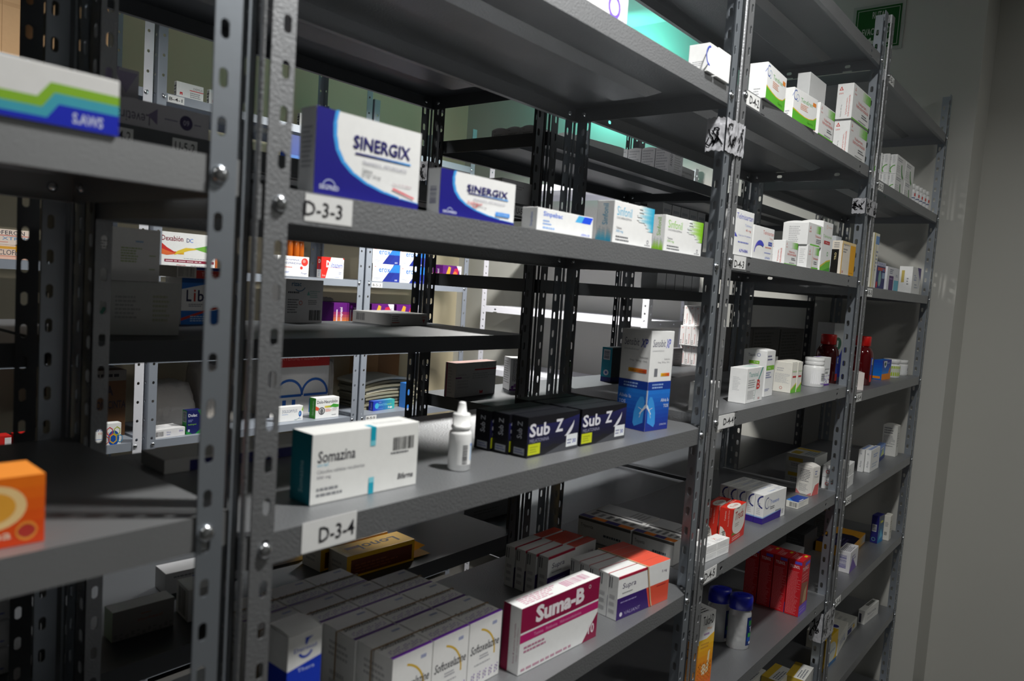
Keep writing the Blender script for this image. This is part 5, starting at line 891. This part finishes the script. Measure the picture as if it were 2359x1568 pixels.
esq=[('r','F',0,0,1,1,MG),('p','F',[(.55,0),(.5,.45),(.62,.85),(.85,.9),(.8,.4),(.9,0)],(190,40,70)),('p','F',[(.2,0),(.16,.5),(.3,.95),(.42,.9),(.36,.4),(.42,0)],(216,160,50)),('e','F',.66,.5,.12,.22,(226,120,60)),('p','F',[(1,0),(1,1),(.72,1),(.88,.7),(.96,.3)],(222,218,226)),('t','F','Esomeprazol',.1,.08,.8,.24,(236,230,236),{'ital':.2,'bold':.02}),('l','F',.86,.7,.96,.82,2,(120,120,150)),('g','L',0,0,1,.6,(226,150,50),(140,40,90),5,'v'),('tv','L','Esomeprazol',.45,.1,.25,.7,(230,220,230),{'bold':.02}),('r','L',.2,.1,.28,.7,(214,200,220))]
ES=box(G['esome'],'purple carton with orange and white lettering above the dark beam, on the B-5-3 shelf',MG,esq,'purple cartons with white lettering')
for (ex,ez,yw,lb) in ((1.846,.0,0,'lower left by the B-5-4 post'),(1.846,.0994,0,'upper left by the B-5-4 post'),(2.000,0,0,'lower right by the dark rear posts'),(1.995,.0994,-3,'upper right by the dark rear posts')):
    again(ES,(ex,2.05,.8174+ez),yw,'purple carton with white lettering, %s'%lb)
for (ex,ez,lb) in ((1.645,0,'lower left'),(1.645,.0994,'upper left'),(1.719,0,'lower right'),(1.719,.0994,'upper right')):
    again(ES,(ex+.072,2.06,.8174+ez),90,'purple carton turned end-on in shade, %s of four left of the post'%lb)
# wrapped bundles and cardboard
def lumpy(name,x0,y0,z0,w,d,h,mat,seed,label,cat,top=.5,extra=None):
    bm=bmesh.new(); bmesh.ops.create_cube(bm,size=1); bmesh.ops.subdivide_edges(bm,edges=bm.edges[:],cuts=9,use_grid_fill=True); rr=random.Random(seed); ph=[rr.uniform(0,6.28) for _ in range(6)]
    for v in bm.verts:
        x,y,z=v.co; q=1-(1-top)*max(0,z+.1)**2*1.4; x*=q; y*=q
        n=.018*math.sin(23*x+11*z+ph[0])+.014*math.sin(31*y+19*z+ph[1])+.012*math.sin(40*z+27*x+ph[2])
        v.co=((x*(1+n)+.5)*w,(y*(1+n)+.5)*d,max(0,(z+.5)*h*(1+(n*.8 if z>0 else 0))))
    me=bpy.data.meshes.new(name); bm.to_mesh(me); bm.free(); me.materials.append(mat)
    for p in me.polygons: p.use_smooth=True
    o=link(name,me,None,(x0,y0,z0+.0005)); return tag(o,label,cat)
film=plain('wrinkled_grey_film',(186,180,172),.28,0,.55,.12,.1,14,.9,60,.004); film2=plain('white_plastic_wrap',(206,198,188),.3,0,.5,0,.06,12,.7,50,.004)
lumpy('wrapped_bundle',1.60,2.19,.8172,.16,.14,.21,film,3,'grey film-wrapped bundle behind the purple cartons left of the post','bundle',.72)
lumpy('wrapped_bundle',.945,2.20,.5165,.165,.15,.165,film2,5,'white plastic-wrapped bundle under the tilted cardboard flap','bundle',.55)
lumpy('wrapped_bundle',1.135,2.16,.5165,.13,.17,.235,film2,6,'tall white plastic-wrapped bundle behind the navy and green carton','bundle',.8)
cb=lambda rgb:paper(rgb,.7,.2)
t=place(carton_parts(.30,.18,.285,(214,212,210),[('r','F',0,.74,1,1,(190,30,30)),('t','F','MATERIAL MEDICO',.1,.84,.7,.07,(220,120,110)),('a','F',.3,.3,.22,.26,0,180,(30,90,170)),('a','F',.75,.3,.22,.26,0,180,(30,90,170)),('r','F',.08,.28,.52,.32,(30,90,170)),('r','F',.56,.28,.98,.32,(30,90,170)),('r','F',.2,.02,.26,.24,(30,90,170)),('r','F',.36,.02,.42,.24,(30,90,170)),('r','F',.66,.02,.72,.24,(30,90,170)),('l','F',.1,.4,.2,.5,1,(200,200,200))],0),(1.425,2.17,.5164),1,'large white shipping carton with red band and blue arches behind the green-ended carton','shipping carton',None,'shipping_carton')
lumpy('wrapped_bundle',1.727,2.17,.5165,.02,.14,.235,film,8,'wrinkled film bundle between the red-banded carton and the blue-grey post','bundle',.9)
TAN=(190,146,96)
def carton_big(geo,label,col,prints,flap=0):
    x,y,z,yaw,w,d,h=geo; return place(carton_parts(w,d,h,col,prints,flap),(x,y,z+.0005),yaw,label,'cardboard box',None,'cardboard_box')
carton_big((.10,2.03,1.713,0,.3397,.30,.30),'plain tan cardboard box high at the far left, its right edge by the dark post',(206,166,122),[('r','F',.0,.46,1,.5,(196,156,112)),('r','F',.86,0,.865,1,(170,130,90)),('r','R',0,0,1,1,(150,96,50))])  # darker brown right panel paints in that side's shade
carton_big((.50,2.04,1.713,0,.19,.28,.30),'plain tan cardboard box high at the left, seen through the post slots',(206,166,122),[('r','F',.0,.46,1,.5,(196,156,112))])
carton_big((.60,2.15,.516,0,.226,.2,.235),'dark brown cardboard box lettered TAPA behind the hexagon carton',(92,64,40),[('t','F','TAPA',.45,.62,.36,.15,(40,34,44),{'bold':.03}),('t','F','CIERRESE CON CINTA',.1,.42,.9,.12,(40,34,44),{'bold':.02}),('r','F',0,.84,1,1,(120,116,110)),('l','F',.1,.88,.9,.97,1,(30,30,34)),('r','T',0,.3,1,.6,(150,146,140))])
o=carton_big((1.085,2.235,.66,0,.012,.12,.15),'tan cardboard panel leaning behind the blue-grey post',(186,132,92),[]); o.rotation_euler=(0,math.radians(-24),math.radians(-78)); o.location=(1.055,2.36,.518)
carton_big((1.99,2.332,.516,0,.30,.03,.255),'tan cardboard box behind the pile of old newspapers',TAN,[('r','F',.52,0,1,1,(150,108,66)),('r','F',0,.45,.52,.48,(176,132,84))])
# newspapers
t=link('newspaper_pile',None,None,(1.90,2.125,.5168)); rr=random.Random(4); npm=paper((206,202,184),.7,.2); npd=paper((150,146,126),.7,.2)
z=0.0
for i in range(9):
    m=MB(); n=8; w=.33;d=.20; th=.009+rr.uniform(0,.003); ox=rr.uniform(-.012,.012); oy=rr.uniform(-.008,.008); sag=.0045*i
    mt_=npm if i in (8,5) else npd
    g=lambda a,b,zz:(ox+w*a,oy+d*b,zz+sag*(1-math.cos((a-.5)*2.2)) *-1+sag*.4)
    for a in range(n):
        a0,a1=a/n,(a+1)/n
        for zz,fl in ((z,0),(z+th,1)):
            q=[g(a0,0,zz),g(a1,0,zz),g(a1,1,zz),g(a0,1,zz)]; m.face(q if fl else q[::-1],mt_,True)
        for b in (0,1): m.face([g(a0,b,z),g(a1,b,z),g(a1,b,z+th),g(a0,b,z+th)],mt_)
    for a0 in (0,1): m.face([g(a0,0,z),g(a0,1,z),g(a0,1,z+th),g(a0,0,z+th)],mt_)
    m.obj('newspaper',t); z+=th+.0045
for i in range(1): 
    m=MB(); pr=random.Random(1)
tag(t,'sagging pile of old yellowed newspapers behind the blue tube carton','newspapers')
box(G['hexa'],'white carton with coloured hexagons beside the lower left dark post',WHITE,[('e','F',.78,.3,.17,.36,(30,84,170)),('t','F','itrar',.2,.68,.36,.14,(50,80,180),{'ital':.15}),('t','F','10 mg',.34,.5,.3,.12,(210,110,80)),('t','F','10',.06,.25,.12,.1,(60,80,190)),('r','F',.2,.3,.5,.32,(120,150,220))]+[('p','F',[(cx+r*.5*math.cos(math.radians(60*i+30)),cy+r*math.sin(math.radians(60*i+30))) for i in range(6)]+[(cx+r*.5*math.cos(math.radians(390)),cy+r*math.sin(math.radians(390))),(cx+r*.38*math.cos(math.radians(390)),cy+r*.76*math.sin(math.radians(390)))]+[(cx+r*.38*math.cos(math.radians(60*i+30)),cy+r*.76*math.sin(math.radians(60*i+30))) for i in reversed(range(6))],c) for cx,cy,r,c in ((.66,.62,.22,(206,60,70)),(.88,.62,.22,(180,190,60)),(.77,.28,.24,(230,180,40)),(.56,.24,.2,(214,90,50)),(.97,.26,.2,(70,140,180)))])
box(G['b45_flat'],'flat white carton with a barcode beside the navy and green carton',(224,223,224),[('b','F',.06,.2,.3,.75,'u'),('t','F','Siltrax',.4,.5,.14,.2,(90,100,170)),('t','F','SERRAL',.8,.5,.15,.22,(90,70,180)),('l','T',.1,.3,.8,.8,2,(200,200,204)),('l','F',.4,.25,.55,.4,1,(130,140,190))])
box(G['dolac'],'upright navy and green carton with a barcode end by the left smooth post',(26,32,92),[('t','F','Dolac',.1,.72,.6,.13,(214,218,226),{'bold':.02}),('l','F',.1,.5,.45,.62,2,(130,140,190)),('t','F','Sublingual',.1,.36,.55,.07,(140,200,40)),('p','F',[(0,0),(.4,0),(0,.14)],(30,140,60)),('p','F',[(.6,0),(1,0),(1,.2)],(30,140,60)),('p','F',[(.7,1),(1,1),(1,.7)],(30,120,60)),('r','F',.1,.1,.22,.2,(190,196,214)),('r','L',0,0,1,1,(30,120,50)),('r','L',.1,.5,.9,.95,(140,146,150)),('b','L',.2,.54,.8,.92,'v')])
box(G['doloneu'],'white carton with green end and a red to green ribbon on the B-4-5 shelf',WHITE,[('t','F','Dolo-Neurobión',.05,.72,.88,.16,(52,52,60),{'bold':.02}),('p','F',[(0,.62),(.1,.56),(.16,.5),(.1,.38),(0,.42)],(222,90,60)),('g','F',.38,.5,.68,.6,(226,200,90),(170,190,60),5,'u'),('p','F',[(.6,.55),(.75,.68),(.99,.62),(.99,.5),(.85,.48),(.7,.52)],(70,160,60)),('a','F',.26,.36,.14,.19,0,360,(70,70,74)),('e','F',.26,.35,.07,.13,(110,110,112)),('l','F',.42,.3,.7,.46,3,(220,110,90)),('l','F',.72,.32,.95,.48,3,(190,180,184)),('l','F',.7,.1,.95,.16,1,TXT),('r','L',0,0,1,1,(56,150,40)),('tv','L','Dolo-Neurobion',.45,.15,.25,.7,(206,226,196))])
box(G['dolocam'],'low white carton with blue lettering and a green corner left of the green-ended carton',WHITE,[('t','F','DOLOCAM PLUS',.16,.58,.6,.2,(70,90,130)),('e','F',.88,.45,.06,.2,(40,80,160)),('e','F',.87,.47,.03,.1,(120,180,210)),('p','F',[(.94,.7),(1,1),(1,.6)],(150,200,60)),('t','F','Senosiain',.82,.08,.12,.08,(60,100,170)),('a','F',.7,.5,.42,.45,260,320,(70,130,140)),('l','F',.15,.44,.4,.52,1,(150,170,210))])
box(G['erast'],'blue to teal tube carton lying above the B-5-5 sticker',(40,90,190),[('g','F',0,0,1,1,(34,60,190),(60,180,176),9,'u'),('t','F','ERASTEN',.24,.45,.4,.22,(110,190,220),{'bold':.02}),('e','F',.17,.5,.09,.3,(70,180,220)),('l','F',.65,.45,.95,.65,1,(150,210,130)),('r','F',.7,.12,.74,.32,(220,230,230)),('e','F',.83,.18,.07,.1,(220,230,230)),('l','F',.2,.12,.5,.2,1,(120,150,220)),('t','F','EXELA',.27,.78,.1,.1,(200,214,240)),('g','T',0,0,1,1,(60,90,200),(110,200,196),6,'u'),('r','L',0,0,1,1,(34,50,170)),('tv','L','Erasten',.4,.15,.3,.7,(200,210,240))])
box((2.10,2.06,.516,0,.04,.05,.12),'upright bright blue carton seen through the rear post slots',(60,130,214),[('r','F',0,.9,1,1,(190,214,240))])
box((.33,2.03,1.118,0,.155,.05,.042),'white and orange carton on the far left rear shelf, lower of two',(240,214,196),[('r','F',0,.72,1,.9,(236,176,70)),('t','F','CICLOFERON',.3,.3,.68,.36,(70,70,84)),('r','F',0,.2,1,.24,(214,120,90)),('r','F',0,0,1,.2,(240,196,176)),('r','F',.7,.55,1,1,(230,170,50))],'white and orange cartons on the far left rear shelf')
box((.325,2.03,1.1604,0,.155,.05,.046),'white and orange carton on the far left rear shelf, upper of two',(240,222,208),[('t','F','CICLOFERON',.1,.66,.78,.26,(60,56,70)),('r','F',0,.58,1,.62,(206,80,70)),('t','F','XTREM',.5,.32,.46,.2,(90,150,200)),('r','F',0,.16,.6,.2,(230,150,130)),('p','F',[(.75,.0),(.98,.3),(.98,.34),(.7,.0)],(120,110,90))],'white and orange cartons on the far left rear shelf')
box((.28,2.03,.817,0,.16,.06,.108),'white carton with a blue pattern on the lower far left rear shelf',(224,224,232),[('l','F',.7,.85,.97,.97,3,(110,120,190)),('l','F',.4,.9,.6,.97,1,(100,100,104))])
rdq=[('r','F',0,0,1,1,(196,34,30)),('r','F',.8,.2,1,.9,(220,214,212)),('l','F',.1,.3,.7,.7,2,(230,150,140)),('r','T',0,0,1,1,(206,40,36))]
RB=box((.36,2.075,.516,0,.09,.05,.055),'red carton on the far left rear shelf, left one of two',(196,34,30),rdq,'red cartons on the far left rear shelf'); again(RB,(.462,2.07,.5164),0,'red carton on the far left rear shelf, right one of two')
box((1.55,2.04,-.085,0,.075,.04,.06),'small teal carton low on the rear shelf left of the yellow pair',(20,150,180),[('r','F',.5,.3,1,1,(190,206,214)),('r','F',.8,.5,.86,.7,(40,44,50))])
PWQ=box((1.83,2.04,-.085,0,.17,.06,.055),'white carton with violet print low on the rear shelf above the yellow pair, left one',(222,220,226),[('t','F','Prostal',.3,.25,.4,.3,(130,120,170)),('l','F',.1,.6,.8,.85,1,(150,140,190)),('l','L',.2,.2,.8,.8,3,(160,150,190))],'white cartons with violet print'); again(PWQ,(2.005,2.04,-.0846),0,'white carton with violet print low on the rear shelf above the yellow pair, right one')
tape('tape_wrap','crumpled tape with marker scrawl low on the blue-grey posts against the cream wall',[((.796,2.0188),(.874,2.0188))],.04,.115,14,None)
# ---- wall sign
t=link('evacuation_sign',None,None,(2.8285,.29,2.243)); gm=paper((14,84,26),.4); wm=paper((200,206,196),.5)
m=MB(); m.box(-.0015,-.095,-.09,0.001,.095,.09,paper((168,172,166),.4)); m.obj('sign_panel',t)
m=MB(); m.box(-.0022,-.083,-.079,-.0016,.083,.079,gm); m.obj('green_field',t)
m=MB()
def stx(s,y0,y1,z0,z1,b=.01):
    vs,fs=glyphs(s,b); m.faces([(-.0026,y0+(y1-y0)*x,z0+(z1-z0)*q) for x,q in vs],fs,wm)
stx('RUTA',.022,-.022,.036,.062); stx('DE',.010,-.010,.010,.028); stx('EVACUACION',.055,-.058,-.026,.0)
m.face([(-.0026,.05,-.055),(-.0026,.02,-.035),(-.0026,.02,-.048),(-.0026,-.05,-.048),(-.0026,-.05,-.062),(-.0026,.02,-.062),(-.0026,.02,-.075)],wm)
for y0,y1,z0,z1 in ((-.076,.076,.070,.0715),(-.076,.076,-.0715,-.070),(-.076,-.0745,-.07,.07),(.0745,.076,-.07,.07)): m.box(-.0026,y0,z0,-.0022,y1,z1,wm)
m.obj('lettering',t); tag(t,'green evacuation route sign with white lettering on the end wall','sign')
